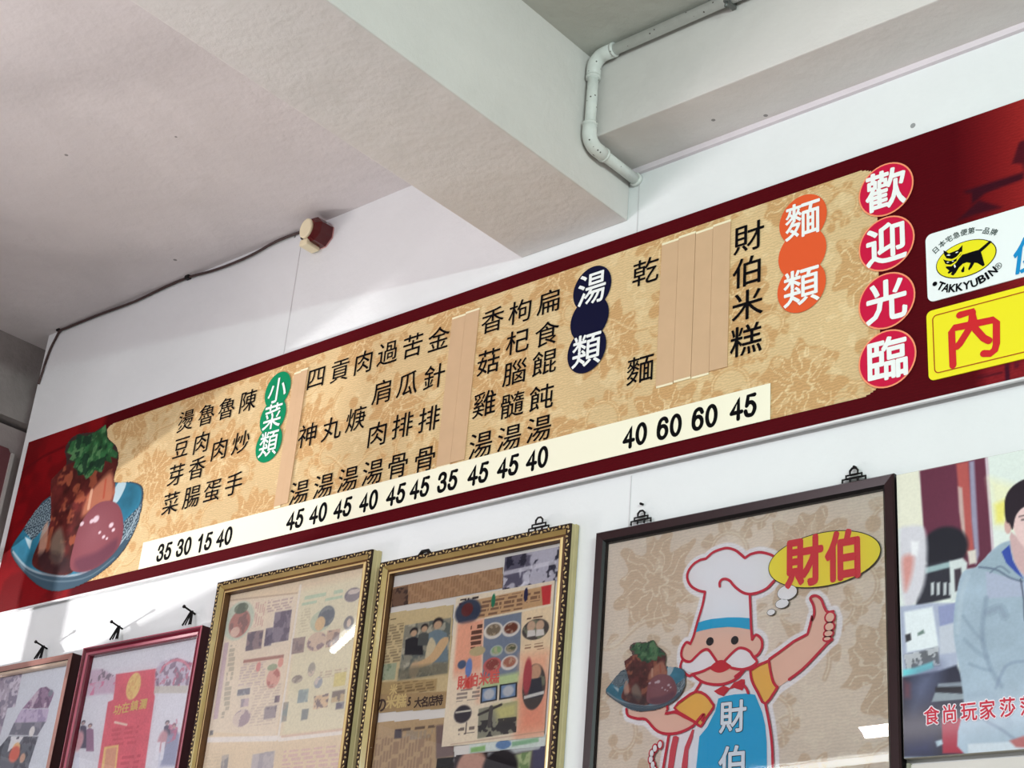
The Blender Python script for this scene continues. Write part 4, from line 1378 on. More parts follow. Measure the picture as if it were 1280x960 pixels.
blob(s, K, 538, 565, 24, 20, (180, 170, 160), (120, 110, 110), 21); blob(s, K, 632, 580, 18, 28, (150, 160, 176), (226, 210, 200), 22)
s.rows(K((640, 530), (760, 510), (755, 545), (635, 560)), .0075, .003, (180, 156, 140), 7, .5); s.rows(K((560, 250), (600, 245), (590, 350), (545, 360)), .0075, .003, (180, 170, 140), 9, .4)
pic(s, K, 705, 540, 758, 600, (226, 214, 140), (220, 206, 130), 23); pic(s, K, 695, 620, 752, 670, (120, 110, 110), (226, 200, 150), 24); pic(s, K, 712, 670, 748, 700, (86, 86, 110), (150, 150, 160), 25)
pic(s, K, 545, 615, 590, 672, (160, 180, 180), (130, 150, 160), 26); pic(s, K, 560, 700, 590, 748, (120, 130, 136), (210, 200, 170), 27); pic(s, K, 615, 640, 680, 700, (226, 196, 160), (90, 80, 100), 28); pic(s, K, 478, 670, 500, 755, (120, 136, 140), (160, 150, 140), 29)
s.line(K((120, 835), (445, 828)), .014, (250, 246, 244)); s.line(K((460, 830), (770, 795)), .014, (248, 244, 240)); s.line(K((470, 820), (770, 785)), .006, (214, 176, 150), .7)
pic(s, K, 205, 905, 235, 1000, (130, 130, 140), (200, 190, 180), 30); s.rows(K((120, 900), (200, 895), (185, 1200), (90, 1200)), .009, .004, (206, 190, 160), 8, .5); pic(s, K, 340, 900, 440, 1100, (190, 184, 190), (160, 156, 170), 31)
s.rows(K((480, 880), (740, 850), (700, 1200), (430, 1200)), .0105, .004, (206, 160, 176), 9, .5)
s.C = s.C * .66 + np.array([252, 244, 230]) * .36  # daylight veil on the glass, blended into the print colours
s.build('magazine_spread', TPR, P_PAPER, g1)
pane(x0, x1, TG, ZB + .034, z1, g1)


def plain_frame(label, X0, X1, Z1, T, zb, ms, prof, name='picture_frame'):
    o = thing(name, label, 'picture frame', ((X0 + X1) / 2, 0, zb))
    for s_ in ('top', 'left', 'right', 'bottom'): mitre_rail(s_, X0, X1, zb, Z1, prof, ms, 'frame_rail', o)
    return o


# --- red frame
RD = mat('frame_dark_red', (92, 16, 34), .25, coat=.5); RL = mat('frame_rose_edge', (176, 92, 108), .2, coat=.6); RX = mat('frame_red_side', (46, 8, 16), .4)
T2 = .030
f2 = plain_frame('dark red lacquered frame holding a pink certificate and group photos', -3.857, -3.316, 1.093 + H0, T2, ZB, [RX, RD, RL],
                 [(0, .001, 0), (0, T2 - .002, 0), (.001, T2, 2), (.004, T2, 2), (.007, T2 - .004, 1), (.016, T2 - .003, 1), (.022, T2 - .006, 2), (.026, T2 - .010, 1), (.028, .004, 1)])
box('back_board', -3.857 + .02, -3.316 - .02, -.006, -.002, ZB + .02, 1.093 + H0 - .02, MATS['back_card'], f2)
K = crop(90, 780, 5.335, TPR)
s = Sheet(-3.857 + .026, -3.316 - .026, ZB + .03, 1.093 + H0 - .026, .0026, (226, 226, 234))
s.noise(6, .03, 8)
pk = K((292, 335), (575, 295), (548, 470), (553, 480), (480, 1000), (165, 1000), (240, 520), (275, 505))
s.poly(pk, (222, 96, 112)); s.noise(20, .08, 4, inside(s.X, s.Z, pk) * 1.)
p = K((410, 415), (458, 415), (410, 345)); s.ell(p[0][0], p[0][1], .032, .038, (236, 206, 130), .12); s.blotch(90, (222, 170, 110), .55, .04, 2, .6, (np.hypot((s.X - p[0][0]) / .032, (s.Z - p[0][1]) / .038) < .9) * 1.)
s.rows(K((270, 690), (450, 665), (430, 800), (245, 830)), .014, .005, (200, 76, 92), 3, .6, .5); s.rows(K((330, 880), (460, 860), (440, 960), (320, 960)), .016, .006, (190, 66, 86), 5, .6, .5)
s.line(K((285, 655), (365, 672)), .006, (246, 226, 206))
s.poly(K((215, 820), (312, 805), (290, 1000), (190, 1000)), (240, 206, 130)); s.poly(K((228, 832), (298, 820), (280, 1000), (208, 1000)), (222, 160, 130))
q_ = K((560, 300), (600, 250), (700, 225), (800, 260), (775, 410), (550, 415)); s.poly(q_, (206, 196, 214), .01); m_ = inside(s.X, s.Z, q_) * 1.
s.blotch(60, (120, 96, 120), .52, .06, 3, .8, m_); s.blotch(70, (196, 90, 120), .60, .05, 9, .7, m_)
s.line(K((590, 320), (620, 275), (690, 240), (750, 255), (785, 300)), .008, (222, 130, 150), .9, True); s.poly(K((552, 415), (775, 410), (765, 460), (545, 462)), (206, 200, 190))
q_ = K((100, 310), (200, 300), (290, 350), (280, 460), (80, 480)); s.poly(q_, (206, 180, 200), .01); m_ = inside(s.X, s.Z, q_) * 1.
s.blotch(50, (110, 96, 110), .5, .05, 5, .8, m_ * (s.Z > K((150, 390))[0][1])); s.blotch(50, (216, 110, 150), .52, .05, 7, .8, m_ * (s.Z < K((150, 390))[0][1]))
for sx in (0, 560):
    person(s, K, 75 + sx, 660, 13, (74, 70, 92), (180, 150, 150), (60, 56, 70), 3.6, 13); person(s, K, 120 + sx, 680, 13, (150, 110, 140), (196, 160, 150), (90, 76, 90), 4, 13)
    s.poly(K((20 + sx, 860), (50 + sx, 860), (45 + sx, 1000), (8 + sx, 1000)), (214, 216, 230)); s.ell(*K((45 + sx, 780))[0], .022, .028, (206, 150, 160), .4)
s.poly(K((640, 740), (720, 730), (690, 945), (590, 945)), (150, 156, 186), .01)
for a in (565, 598): s.poly(K((a, 790), (a + 25, 785), (a + 8, 905), (a - 12, 908)), (236, 236, 244))
s.blotch(60, (206, 110, 140), .52, .06, 11, .8, inside(s.X, s.Z, K((650, 640), (700, 620), (710, 760), (630, 800))) * 1.)
s.C = s.C * .78 + 252 * .24  # washed towards white: glass reflection painted into the sheet
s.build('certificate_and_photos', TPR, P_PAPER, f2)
text_px('gilt_character', [('功', 147, 887, 10, 14), ('在', 157, 884.5, 10, 14), ('鎮', 168, 882, 10, 14), ('瀾', 179, 880, 10, 14)], TPR + .0004, mat('gilt_ink', (240, 218, 150), .5), f2, .02)
pane(-3.857 + .026, -3.316 - .026, TG, ZB + .026, 1.093 + H0 - .026, f2)
nail_hook(142, 799, .024, f2); nail_hook(233, 781, .024, f2)

# --- brown frame at the far left
BR = mat('frame_tan_wood', (152, 104, 92), .3, noise=.1, coat=.4); BD = mat('frame_dark_side', (44, 18, 18), .4); BE = mat('frame_pale_bevel', (214, 190, 170), .35)
T1 = .034
f1 = plain_frame('tan wooden frame with trimmed photo collage, left end of the row of frames', -4.46, -3.902, 1.083 + H0, T1, ZB, [BD, BR, BE],
                 [(0, .001, 0), (0, T1 - .001, 0), (.001, T1, 1), (.017, T1 - .001, 1), (.019, T1 - .004, 0), (.021, T1 - .003, 2), (.025, T1 - .008, 2), (.026, .004, 2)])
box('back_board', -4.44, -3.92, -.006, -.002, ZB + .02, 1.063 + H0, MATS['back_card'], f1)
K = crop(0, 810, 6.4, TPR)
s = Sheet(-4.46 + .024, -3.902 - .024, ZB + .03, 1.083 + H0 - .024, .0026, (214, 218, 226))
q_ = K((-120, 235), (178, 200), (120, 470), (60, 480), (0, 700), (-200, 700)); s.poly(q_, (176, 164, 180), .004); m_ = inside(s.X, s.Z, q_) * 1.
s.blotch(36, (120, 112, 136), .5, .06, 2, .8, m_); s.blotch(50, (220, 212, 224), .58, .05, 4, .8, m_); s.line(K((0, 210), (120, 195)), .008, (226, 216, 170))
q_ = K((180, 485), (260, 390), (320, 320), (370, 310), (432, 355), (420, 400), (385, 480)); s.poly(q_, (150, 116, 148), .003); m_ = inside(s.X, s.Z, q_) * 1.; s.blotch(60, (100, 70, 104), .52, .05, 5, .8, m_); s.blotch(60, (222, 206, 216), .6, .05, 6, .7, m_); s.ell(*K((405, 360))[0], .012, .010, (120, 126, 140), .3)
q_ = K((170, 492), (392, 488), (370, 590), (115, 600)); s.poly(q_, (196, 180, 206), .003); s.blotch(40, (150, 130, 170), .52, .06, 7, .7, inside(s.X, s.Z, q_) * 1.)
q_ = K((112, 600), (365, 590), (300, 700), (70, 695)); s.poly(q_, (104, 104, 120), .003); s.blotch(40, (150, 144, 160), .55, .06, 8, .7, inside(s.X, s.Z, q_) * 1.); s.ell(*K((255, 668))[0], .014, .016, (232, 228, 226), .15)
q_ = K((70, 705), (305, 710), (230, 940), (210, 1100), (-80, 1100), (-50, 850)); s.poly(q_, (92, 96, 110), .003); m_ = inside(s.X, s.Z, q_) * 1.
s.poly(K((90, 705), (190, 708), (130, 800), (60, 830)), (232, 232, 236), .004)
s.blotch(50, (50, 50, 66), .55, .05, 9, .8, m_); s.ell(*K((130, 800))[0], .020, .016, (236, 190, 130), .3); s.ell(*K((115, 850))[0], .028, .024, (222, 100, 80), .3); s.ell(*K((180, 880))[0], .014, .014, (214, 166, 140), .3)
s.C = s.C * .9 + 252 * .13  # slight reflected haze of the pane put into the collage colours
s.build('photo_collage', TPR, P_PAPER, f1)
pane(-4.46 + .024, -3.902 - .024, TG, ZB + .024, 1.083 + H0 - .024, f1)
nail_hook(47, 823, .026, f1)

# --- dark wooden frame with the chef poster
TC = .024
DKW = mat('frame_dark_wood', (40, 17, 19), .32, noise=.15, coat=.12); DKB = mat('frame_black_edge', (14, 10, 12), .35)
CX0, CX1, CZ1 = -1.991, -1.281, 1.133 + H0
TCP = .0085
ch_ = plain_frame('dark brown wooden frame with a cartoon chef poster giving thumbs up', CX0, CX1, CZ1, TC, ZB, [DKB, DKW],
                  [(0, .001, 0), (0, TC - .004, 0), (.003, TC, 1), (.020, TC - .002, 1), (.026, TC - .008, 0), (.027, .004, 0)])
hanger_scroll(801, 654.5, .052, .030, .008, ch_); hanger_scroll(1067.5, 602.5, .050, .030, .008, ch_)
for px, py in ((802.5, 630), (1069, 584)):
    x, z = at(px, py, .004)
    tube('nail', [(x, -.001, z), (x, -.010, z - .001)], .0028, MATS['black_iron'], ch_, 8)
box('back_board', CX0 + .02, CX1 - .02, -.006, -.002, ZB + .02, CZ1 - .02, MATS['back_card'], ch_)
L0 = TCP
A = crop(740, 620, 6, L0); B = crop(920, 620, 6, L0); Cc = crop(740, 770, 5.053, L0); Dd = crop(920, 770, 5.053, L0)
RED = mat('chef_red_line', (204, 40, 64), .5); WHT = mat('chef_white', (246, 248, 252), .5); SKN = mat('chef_skin', (244, 204, 184), .5)
BLU = mat('chef_blue', (34, 176, 224), .5); YEL = mat('chef_yellow', (246, 196, 96), .5); BRD = mat('chef_bright_red', (206, 44, 58), .5)
BLK = mat('chef_black', (24, 20, 26), .5)
sm = smooth_pts
puff = A((852, 722), (800, 710), (745, 675), (718, 615), (730, 560), (770, 510), (820, 480), (860, 472), (905, 430), (960, 405), (1020, 393), (1080, 410), (1120, 440), (1150, 468)) + B((110, 440), (170, 425), (230, 432), (290, 458), (325, 520), (318, 590), (285, 645), (235, 695), (175, 725), (115, 738))
puffs = sm(puff[:7], 4) + sm(puff[7:14], 4) + sm(puff[14:], 4)
hat_l = A((852, 724)) + Cc((700, -60), (668, 45), (645, 130), (625, 176))
hat_r = B((108, 738)) + Dd((97, 0), (100, 80), (106, 150))
hat_fill = puffs + hat_r[1:3] + Cc((860, 12), (760, 20)) + hat_l[1:3][::-1]
face = Cc((655, 105), (640, 150), (628, 176), (600, 168), (575, 205), (568, 250), (572, 300), (600, 350), (660, 382), (700, 412), (750, 432), (820, 434), (880, 417), (930, 387), (975, 345), (1010, 318), (1040, 290), (1030, 262), (1055, 243), (1078, 200), (1076, 150), (1050, 122), (1030, 122), (1016, 150), (1006, 90), (930, 76), (860, 72), (760, 80))
arm_r = Dd((215, 275), (290, 222), (370, 162), (455, 117), (472, 60), (486, 0)) + B((575, 940), (592, 880), (585, 820), (563, 775), (575, 755), (610, 752), (645, 780), (665, 830), (690, 872), (735, 868), (752, 912)) + Dd((636, 20), (636, 60), (628, 110), (612, 150), (580, 176), (500, 262), (420, 342), (340, 402), (268, 452), (240, 420), (225, 350))
slv_r = Dd((95, 345), (150, 310), (212, 285), (222, 350), (240, 420), (266, 452), (190, 556), (140, 480), (105, 410))
body = Cc((690, 430), (760, 430), (850, 440), (960, 350), (1000, 400)) + Dd((105, 410), (190, 560), (215, 680), (235, 860), (240, 1250)) + Cc((400, 1250), (455, 960), (490, 755), (600, 720), (690, 700), (770, 580), (720, 500), (655, 480))
arm_l = Cc((222, 590), (232, 630), (290, 650), (345, 655), (400, 715), (450, 742), (520, 745), (590, 725), (655, 680), (590, 640), (528, 610), (478, 618), (480, 560), (430, 575), (350, 600), (270, 600))
slv_l = Cc((525, 582), (590, 522), (660, 480), (722, 500), (762, 550), (772, 580), (722, 650), (692, 700), (655, 672), (590, 632))
apron = Cc((800, 522), (850, 505), (900, 496), (985, 490), (1032, 498)) + Dd((140, 540), (168, 610), (186, 690), (196, 800), (200, 1250)) + Cc((640, 1250), (660, 960), (680, 762), (730, 702), (780, 602))
lay = [0]


def L(n): return L0 + .0003 * n


s = Sheet(CX0 + .024, CX1 - .024, ZB + .024, CZ1 - .024, .0022, (206, 192, 178))
damask(s, (232, 220, 204), (212, 190, 164), (240, 232, 214), 12, .36)
for pts_, cl in ((puffs, True), (sm(hat_l, 3), False), (sm(hat_r, 3), False), (sm(face, 3, True), True), (arm_r, True), (slv_r, True), (body, True), (arm_l, True), (slv_l, True)):
    s.line(pts_, .025, (246, 248, 252), 1, False, cl)
s.build('linen_background', TCP, P_LINEN, ch_)

flat_poly('chef_shirt', body, L(2), WHT, ch_)
flat_poly('chef_hat', hat_fill, L(3), WHT, ch_)
flat_poly('chef_arm', arm_r, L(4), SKN, ch_)
flat_poly('chef_arm', sm(arm_l, 3, True), L(4), SKN, ch_)
flat_poly('chef_sleeve', slv_r, L(5), YEL, ch_)
flat_poly('chef_sleeve', slv_l, L(5), YEL, ch_)
flat_poly('chef_apron', apron, L(4), BLU, ch_)
fc = flat_poly('chef_face', sm(face, 2, True), L(5), SKN, ch_)
band = Cc((668, 45), (715, 30), (760, 20), (860, 10), (930, 10), (1004, 15), (1006, 88), (930, 75), (860, 70), (760, 80), (700, 92), (655, 105))
flat_poly('hat_band', band, L(6), BLU, ch_)
flat_poly('moustache', sm(Cc((572, 295), (610, 300), (650, 275), (690, 240), (730, 226), (765, 252), (788, 290), (740, 325), (690, 345), (640, 358), (600, 352), (575, 325)), 3, True), L(6), WHT, ch_)
flat_poly('moustache', sm(Cc((850, 290), (890, 245), (930, 212), (970, 212), (1005, 236), (1020, 262), (1040, 290), (1010, 318), (960, 335), (905, 328), (868, 308)), 3, True), L(6), WHT, ch_)
flat_poly('nose', sm(Cc((748, 327), (790, 288), (830, 280), (860, 300), (884, 322), (840, 352), (800, 360), (765, 347)), 3, True), L(7), BRD, ch_)
for x, y in ((748, 162), (905, 155)):
    p = Cc((x, y))[0]; flat_poly('eye', ell_pts(p[0], p[1], .0088, .0086, 24), L(7), BLK, ch_)
flat_poly('bow_tie', Cc((772, 476), (835, 440), (872, 456), (900, 420), (925, 412), (945, 400), (968, 402), (968, 440), (952, 472), (900, 455), (872, 464), (835, 508), (800, 497)), L(6), BRD, ch_)
for pc in (((515, 762), (535, 757), (552, 768), (535, 850), (518, 960), (505, 1200), (460, 1200), (482, 960), (495, 850)), ((636, 716), (648, 720), (640, 770), (612, 850), (606, 960), (600, 1200), (560, 1200), (570, 940), (588, 830))):
    flat_poly('red_stripe', Cc(*pc), L(6), mat('chef_stripe', (214, 76, 90), .5), ch_)
lines = [(puffs, False), (sm(hat_l, 3), False), (sm(hat_r, 3), False),
         (sm(B((283, 645), (235, 695), (175, 725), (115, 738), (60, 728), (10, 695)) + A((1060, 665), (1040, 640), (1008, 625), (978, 630), (962, 652), (963, 680)), 4), False),
         (sm(Cc((625, 178), (600, 168), (575, 205), (568, 250), (585, 280), (625, 290), (660, 258), (700, 222), (735, 213), (765, 248), (792, 288)), 3), False),
         (sm(Cc((572, 285), (562, 335), (600, 370), (620, 380), (640, 370), (700, 352), (750, 328)), 3), False),
         (sm(Cc((840, 288), (885, 240), (928, 206), (968, 208), (1003, 228), (1022, 258), (1046, 290), (1012, 322), (950, 340), (885, 330)), 3), False),
         (sm(Cc((640, 372), (690, 412), (750, 432), (820, 434), (880, 417), (930, 387), (965, 345)), 3), False),
         (sm(Dd((106, 150), (130, 120), (165, 150), (168, 200), (145, 243), (118, 262)), 3), False),
         (arm_r[:6] + sm(arm_r[6:16], 3), False), (sm(arm_r[20:25], 2), False),
         (sm(slv_r[2:6], 3), False), (slv_r[:3], False), (sm(slv_r[5:] + slv_r[:1], 3), False),
         (sm(slv_l, 2, True), True), (sm(arm_l[:12], 3), False), (Cc((478, 560), (482, 590), (465, 618), (530, 606)), False),
         (Cc((690, 425), (655, 482)), False), (sm(Dd((190, 558), (215, 680), (235, 860), (240, 1250)), 3), False), (Cc((490, 755), (455, 960), (430, 1200)), False),
         (sm(Dd((45, 430), (70, 460), (82, 488)), 3), False), (Dd((100, 335), (60, 338), (0, 385)), False),
         (sm(Cc((665, 672), (690, 640), (712, 622), (700, 660)), 3), False)]
V, Fc = [], []
for q_i, (pts_, cl) in enumerate(lines): add_ribbon(V, Fc, pts_, .0056, L(8) + q_i * .00004, cl)
mesh_obj('red_outline', V, Fc, RED, ch_)
# fingers of the raised hand and of the fist on the hip
for px, py, rx, rz in ((1038.7, 772.3, .0125, .0120), (1038, 784, .0125, .0105), (1036.8, 792.5, .0120, .0085), (1035.2, 799, .0105, .0065)):
    x, z = at(px, py, L0); o_ = flat_poly('finger', ell_pts(x, z, rx, rz, 24), L(12), RED, ch_); flat_poly('finger_fill', ell_pts(x, z, rx - .0038, rz - .0034, 24), L(13), SKN, o_)
for x, y, r in ((436, 815, .0085), (404, 838, .0085), (384, 870, .0085), (378, 908, .0085), (390, 944, .0085), (400, 975, .0085)):
    p = Cc((x, y))[0]; o_ = flat_poly('knuckle', ell_pts(p[0], p[1], r * .9, r * 1.15, 20), L(12), RED, ch_); flat_poly('knuckle_fill', ell_pts(p[0], p[1], r * .9 - .003, r * 1.15 - .003, 20), L(13), WHT, o_)
# thought bubble
l_, r__, t_, b__ = at(961.5, 710, L0), at(1102.5, 687, L0), at(1060, 660.3, L0), at(1003, 738.5, L0)
ex, ez, ea, eb = (l_[0] + r__[0]) / 2, (t_[1] + b__[1]) / 2, (r__[0] - l_[0]) / 2, (t_[1] - b__[1]) / 2
bub = flat_poly('speech_bubble', ell_pts(ex, ez, ea, eb, 60), L(12), BLK, ch_)
flat_poly('bubble_fill', ell_pts(ex, ez, ea - .0018, eb - .0018, 60), L(12.6), mat('bubble_yellow', (252, 238, 72), .5), bub)
for px, py, rx, rz in ((985.3, 741.3, .0225, .0155), (979, 755.2, .0155, .0098), (965.2, 766, .0095, .0068)):
    x, z = at(px, py, L0); o_ = flat_poly('small_bubble', ell_pts(x, z, rx, rz, 30), L(13), BLK, ch_); flat_poly('bubble_fill', ell_pts(x, z, rx - .001, rz - .001, 30), L(14), WHT, o_)
o_ = text_px('bubble_character', [('財', 1005, 701.5, 48, 64), ('伯', 1055, 693.5, 48, 64)], L(13.4), mat('bubble_red', (222, 54, 68), .5), bub, .040)
text_px('apron_character', [('財', 916, 895.5, 35, 42), ('伯', 916, 953, 37, 44)], L(6), BLK, ch_, .042)
text_px('apron_character', [('財', 916, 895.5, 35, 42), ('伯', 916, 953, 37, 44)], L(7), WHT, ch_, .022)
# dish photo held by the chef
bigL, bigR = at(14, 690, TB), at(178, 605, TB)
sL, sR = at(758.8, 861, L0), at(855.4, 843, L0)
bt, bb_ = at(118, 533, TB)[1], at(62, 738, TB)[1]
st_, sb_ = at(808, 800, L0)[1], at(800, 889, L0)[1]
kx = (sR[0] - sL[0]) / (bigR[0] - bigL[0]); kz = (st_ - sb_) / (bt - bb_)
TT = lambda x, z: (sL[0] + (x - bigL[0]) * kx, sb_ + (z - bb_) * kz)
mo = [TT(*p) for p in outline_dish]
ds2 = Sheet(min(p[0] for p in mo), max(p[0] for p in mo), min(p[1] for p in mo), max(p[1] for p in mo), .0016, (90, 60, 60))
dish(ds2, TT)
ds2.C = ds2.C * .82 + 30
ds2.build('dish_photo', L(12.5), P_FLAT, ch_, mask=mo)
pane(CX0 + .026, CX1 - .026, TCP + .0095, ZB + .026, CZ1 - .026, ch_)

# ================================================================== POSTER OF A MAN (right)
TPo = .018
po = thing('poster', 'mounted photo poster of a young man in a pale blue grey hooded jacket', 'poster', (-1.05, 0, .59 + H0))
PX0, PX1 = -1.2775, -.760
PZ0, PZ1 = .597 + H0, 1.129 + H0
box('mount_board', PX0, PX1, -TPo, -.002, PZ0, PZ1, mat('poster_mount', (170, 166, 156), .5), po)
s = Sheet(PX0 + .0006, PX1, PZ0 + .0006, PZ1 - .0006, .0022, (220, 228, 222))
U = crop(1120, 560, 4.8, TPo); W = crop(1120, 740, 4.3636, TPo)


def Upx(*p): return [at(x, y, TPo) for x, y in p]


s.poly(U((-20, 150), (142, 135), (165, 470), (-20, 490)), (226, 224, 206), .004)
s.poly(U((142, 137), (548, 50), (585, 620), (480, 720), (200, 760), (165, 470)), (96, 42, 62), .004)
s.noise(7, .14, 4, inside(s.X, s.Z, U((142, 137), (548, 50), (585, 620), (480, 720), (200, 760), (165, 470))) * 1.)
s.poly(U((362, 95), (435, 80), (470, 610), (420, 640), (395, 500), (375, 250)), (176, 84, 80), .005); s.poly(U((372, 230), (398, 240), (420, 560), (405, 560), (380, 380)), (196, 176, 170), .004, .9)
s.poly(U((440, 82), (470, 78), (500, 640), (480, 700), (455, 440)), (150, 146, 170), .005); s.poly(U((535, 55), (550, 50), (590, 620), (575, 625)), (206, 190, 200), .003)
s.poly(U((555, 180), (768, 240), (900, 300), (900, 520), (600, 470)), (230, 230, 196), .02); s.poly(U((590, 340), (700, 290), (660, 400), (650, 450), (600, 450)), (232, 222, 110), .012, .9)
s.ell(*U((290, 600))[0], .046, .040, (24, 26, 36), .2)
s.poly(U((170, 700), (330, 670), (330, 900), (120, 950), (130, 760)), (40, 42, 52), .004); s.poly(U((170, 720), (330, 680), (330, 715), (175, 755)), (150, 176, 180), .004)
for a in (210, 245, 285, 318): s.poly(U((a, 810), (a + 20, 805), (a + 18, 880), (a, 885)), (190, 196, 200), .003)
s.poly(U((320, 680), (400, 660), (430, 690), (400, 900), (335, 920)), (206, 214, 214), .004); s.poly(U((350, 730), (390, 720), (400, 800), (385, 860), (355, 860)), (60, 50, 60), .004)
s.poly(U((430, 620), (480, 610), (485, 690), (440, 700)), (214, 206, 196), .004)
s.poly(U((25, 500), (70, 470), (150, 470), (180, 520), (188, 640), (170, 820), (110, 940), (50, 940), (25, 700)), (208, 206, 214), .01, 1, True)
s.poly(U((40, 660), (105, 650), (95, 760), (60, 860), (45, 800)), (206, 130, 120), .012, .8, True); s.poly(U((90, 560), (140, 560), (130, 650), (95, 640)), (232, 232, 236), .006)
# shelves and worktop
s.poly(W((20, 80), (200, 60), (330, 60), (340, 500), (40, 500)), (168, 176, 198), .004)
s.poly(W((45, 110), (200, 80), (235, 300), (60, 330)), (222, 230, 234), .005); s.poly(W((50, 235), (80, 225), (85, 262), (55, 275)), (50, 50, 56), .003); s.poly(W((118, 225), (150, 205), (158, 225), (120, 240)), (110, 130, 124), .003)
s.poly(W((45, 345), (230, 300), (240, 400), (60, 425)), (96, 100, 106), .005); s.blotch(60, (196, 200, 206), .52, .05, 8, .8, inside(s.X, s.Z, W((45, 345), (230, 300), (240, 400), (60, 425))) * 1.)
s.poly(W((38, 425), (100, 415), (200, 380), (205, 415), (110, 450), (38, 460)), (110, 206, 214), .005)
s.poly(W((230, 80), (325, 60), (330, 160), (240, 190)), (140, 148, 186), .004); s.poly(W((235, 190), (330, 170), (330, 330), (240, 340)), (190, 196, 208), .004)
s.poly(W((35, 465), (240, 430), (330, 400), (375, 480), (380, 640), (400, 900), (30, 900)), (36, 40, 58), .005)
s.poly(W((120, 430), (240, 400), (230, 500), (180, 590), (100, 640), (70, 520)), (96, 104, 134), .04, .8); s.poly(W((40, 480), (80, 500), (80, 580), (45, 580)), (110, 60, 70), .01, .7)
s.poly(W((230, 500), (365, 490), (370, 520), (225, 530)), (130, 140, 152), .003); s.poly(W((215, 545), (370, 555), (375, 585), (195, 600)), (136, 148, 156), .003)
s.poly(W((215, 520), (370, 515), (372, 552), (215, 548)), (26, 28, 36), .003)
s.poly(W((250, 690), (400, 690), (395, 880), (255, 880)), (160, 36, 58), .003); s.poly(W((215, 815), (250, 805), (258, 830), (225, 845)), (176, 196, 206), .003)
s.poly(W((60, 830), (200, 800), (200, 890), (50, 900)), (44, 54, 96), .03, .7)
# man
jk = Upx((1196, 742), (1204, 715), (1222, 708), (1240, 688), (1262, 676), (1300, 680), (1345, 700), (1370, 760), (1372, 945), (1208, 945), (1205, 880), (1200, 840), (1192, 790))
a = s.poly(sm(jk, 4, True), (158, 176, 192), .003)
s.noise(24, .06, 7, a)
s.poly(Upx((1232, 708), (1290, 712), (1290, 745), (1234, 748)), (168, 176, 198), .004)
# hood
s.poly(sm(Upx((1221, 709), (1240, 692), (1258, 678), (1264, 690), (1272, 715), (1290, 728), (1270, 724), (1240, 716)), 4, True), (150, 170, 184), .002); s.poly(Upx((1252, 690), (1262, 681), (1266, 700), (1280, 724), (1270, 716), (1258, 704)), (50, 74, 160), .002)
s.line(Upx((1224, 709), (1245, 712), (1262, 722), (1278, 727)), .0035, (86, 100, 122), .8, True); s.line(Upx((1238, 716), (1250, 708), (1262, 716)), .003, (96, 112, 132), .7, True)
s.line(Upx((1276, 724), (1280, 750), (1281, 775)), .0025, (60, 66, 86), .9)
# sleeve folds
for ln, w_, c_, al_ in (((1233, 748), (1228, 790), (1236, 830), (1252, 858)), .006, (112, 130, 152), .7), (((1236, 765), (1250, 760), (1256, 770)), .010, (108, 122, 142), .6), (((1204, 770), (1218, 790), (1228, 800)), .004, (122, 140, 160), .7), (((1206, 800), (1222, 815), (1234, 822)), .005, (124, 142, 162), .7), (((1212, 830), (1228, 836), (1238, 838)), .004, (118, 136, 158), .7), (((1210, 720), (1202, 745), (1197, 790)), .006, (186, 200, 210), .6), (((1245, 860), (1256, 835), (1268, 828), (1290, 826)), .004, (118, 134, 160), .7), (((1214, 880), (1232, 900), (1252, 912), (1270, 925)), .004, (106, 122, 146), .8), (((1210, 870), (1240, 870), (1262, 905)), .008, (140, 158, 178), .6):
    s.line(Upx(*ln), w_ * 1.8, c_, al_ * .38, True); s.line(Upx(*ln), w_ * .8, c_, al_ * .32, True)
s.poly(Upx((1210, 930), (1290, 926), (1290, 945), (1210, 945)), (196, 206, 216), .004); s.poly(Upx((1262, 926), (1280, 920), (1300, 926), (1300, 936), (1270, 934)), (170, 96, 96), .004)
# neck, face, ear, hair
s.poly(sm(Upx((1264, 665), (1290, 690), (1320, 690), (1326, 660), (1320, 720), (1296, 730), (1276, 715), (1266, 695)), 3, True), (202, 168, 168), .003)
s.poly(sm(Upx((1264, 640), (1270, 620), (1300, 618), (1328, 625), (1332, 655), (1318, 685), (1298, 694), (1280, 684), (1268, 664)), 4, True), (226, 194, 192), .003)
s.ell(*at(1260, 658, TPo), .0065, .014, (206, 166, 160), .3)
s.poly(sm(Upx((1256, 640), (1257, 622), (1266, 608), (1284, 598), (1306, 598), (1328, 608), (1336, 630), (1332, 648), (1326, 632), (1300, 628), (1280, 634), (1270, 645), (1266, 662), (1262, 655), (1258, 652)), 4, True), (34, 24, 34), .0025)
s.line(Upx((1277, 650), (1284, 649)), .0025, (50, 36, 40), .9); s.line(Upx((1300, 648), (1308, 649)), .0025, (50, 36, 40), .9); s.line(Upx((1274, 646), (1286, 643)), .0022, (60, 44, 46), .8)
s.line(Upx((1284, 673), (1300, 673)), .003, (186, 110, 112), .8); s.line(Upx((1291, 650), (1288, 663), (1294, 664)), .002, (190, 150, 146), .7)
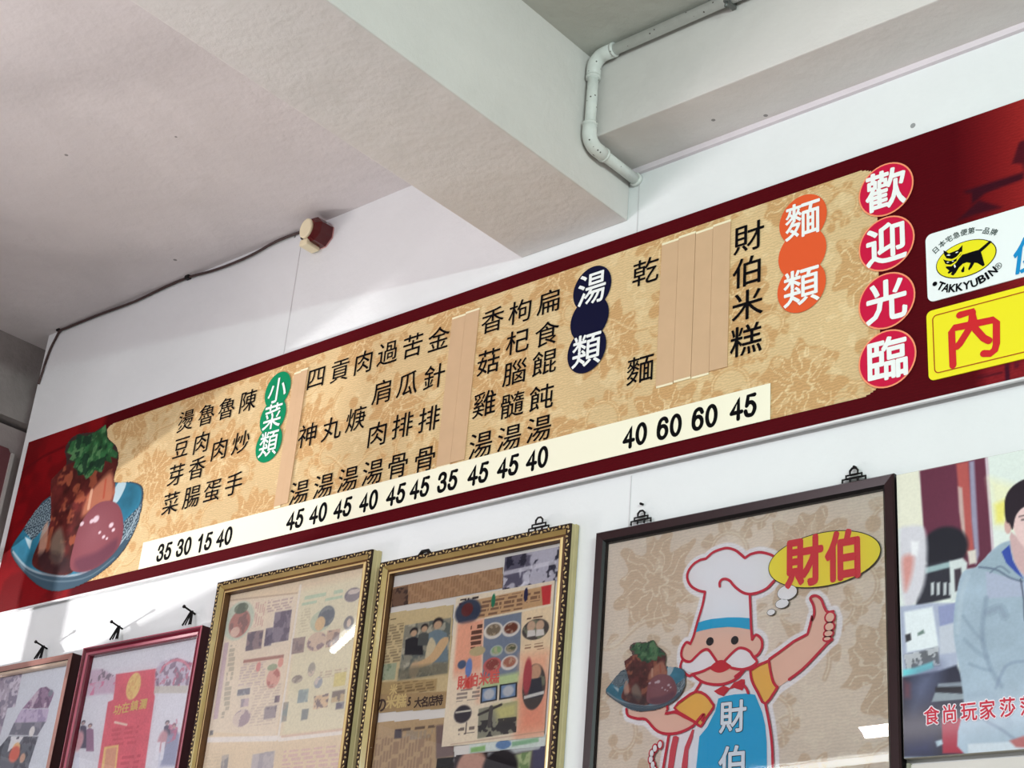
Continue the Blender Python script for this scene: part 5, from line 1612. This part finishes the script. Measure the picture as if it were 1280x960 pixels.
s.build('poster_photo', TPo + .0006, P_FLAT, po)
ttl = [('食', 1164.5, 894.5, 20, 24), ('尚', 1187, 892, 20, 24), ('玩', 1211, 889, 21, 25), ('家', 1234, 887, 21, 26), ('莎', 1259.5, 884, 21, 26), ('莎', 1285, 882, 21, 26)]
text_px('title_outline', ttl, TPo + .0011, mat('title_white', (238, 226, 234), .5), po, .075)
text_px('title_character', ttl, TPo + .0016, mat('title_red', (196, 40, 62), .5), po, .015)

# pale board below the poster
lb = thing('pale_board', 'pale board with a grey edge hung under the photo poster', 'board', (-1.1, 0, .45 + H0))
xb0, zb1 = at(1135, 950, .006)
box('board_panel', xb0 + .006, -.76, -.008, -.002, .40 + H0, .588 + H0, mat('pale_panel', (214, 208, 202), .5, noise=.04), lb)
box('edge_bead', xb0, xb0 + .006, -.012, -.002, .40 + H0, .590 + H0, mat('edge_green_grey', (150, 150, 132), .5), lb)

# ================================================================== FLUORESCENT TUBES (outside the picture, seen in the glass)
tb_w = mat('lamp_body_white', (235, 235, 232), .4)
em = bpy.data.materials.new('tube_glow'); em.use_nodes = True
em.node_tree.nodes['Principled BSDF'].inputs['Emission Color'].default_value = (.95, 1, .98, 1)
em.node_tree.nodes['Principled BSDF'].inputs['Emission Strength'].default_value = 14
for (xa, ya, xb, yb, z, lbl) in ((-4.25, -1.30, -3.75, -1.02, 1.47, 'fluorescent tube lamp hung near the left wall'), (-3.9, -3.05, -2.8, -2.9, 1.30, 'fluorescent tube lamp hung behind the camera to the left')):
    o = thing('tube_lamp', lbl, 'lamp', (xa, ya, z + H0))
    tube('tube', [(xa, ya, z + H0), (xb, yb, z + H0)], .014, em, o, 12)
    bm = bmesh.new()
    add_tube(bm, [(xa - .03, ya, z + H0 + .035), (xb + .03, yb, z + H0 + .035)], .018, 8)
    bm_obj('housing', bm, tb_w, o)
    for q in (.15, .85):
        x, y = xa + (xb - xa) * q, ya + (yb - ya) * q
        tube('hanging_wire', [(x, y, z + H0 + .05), (x, y, ZC)], .002, black, o, 6)
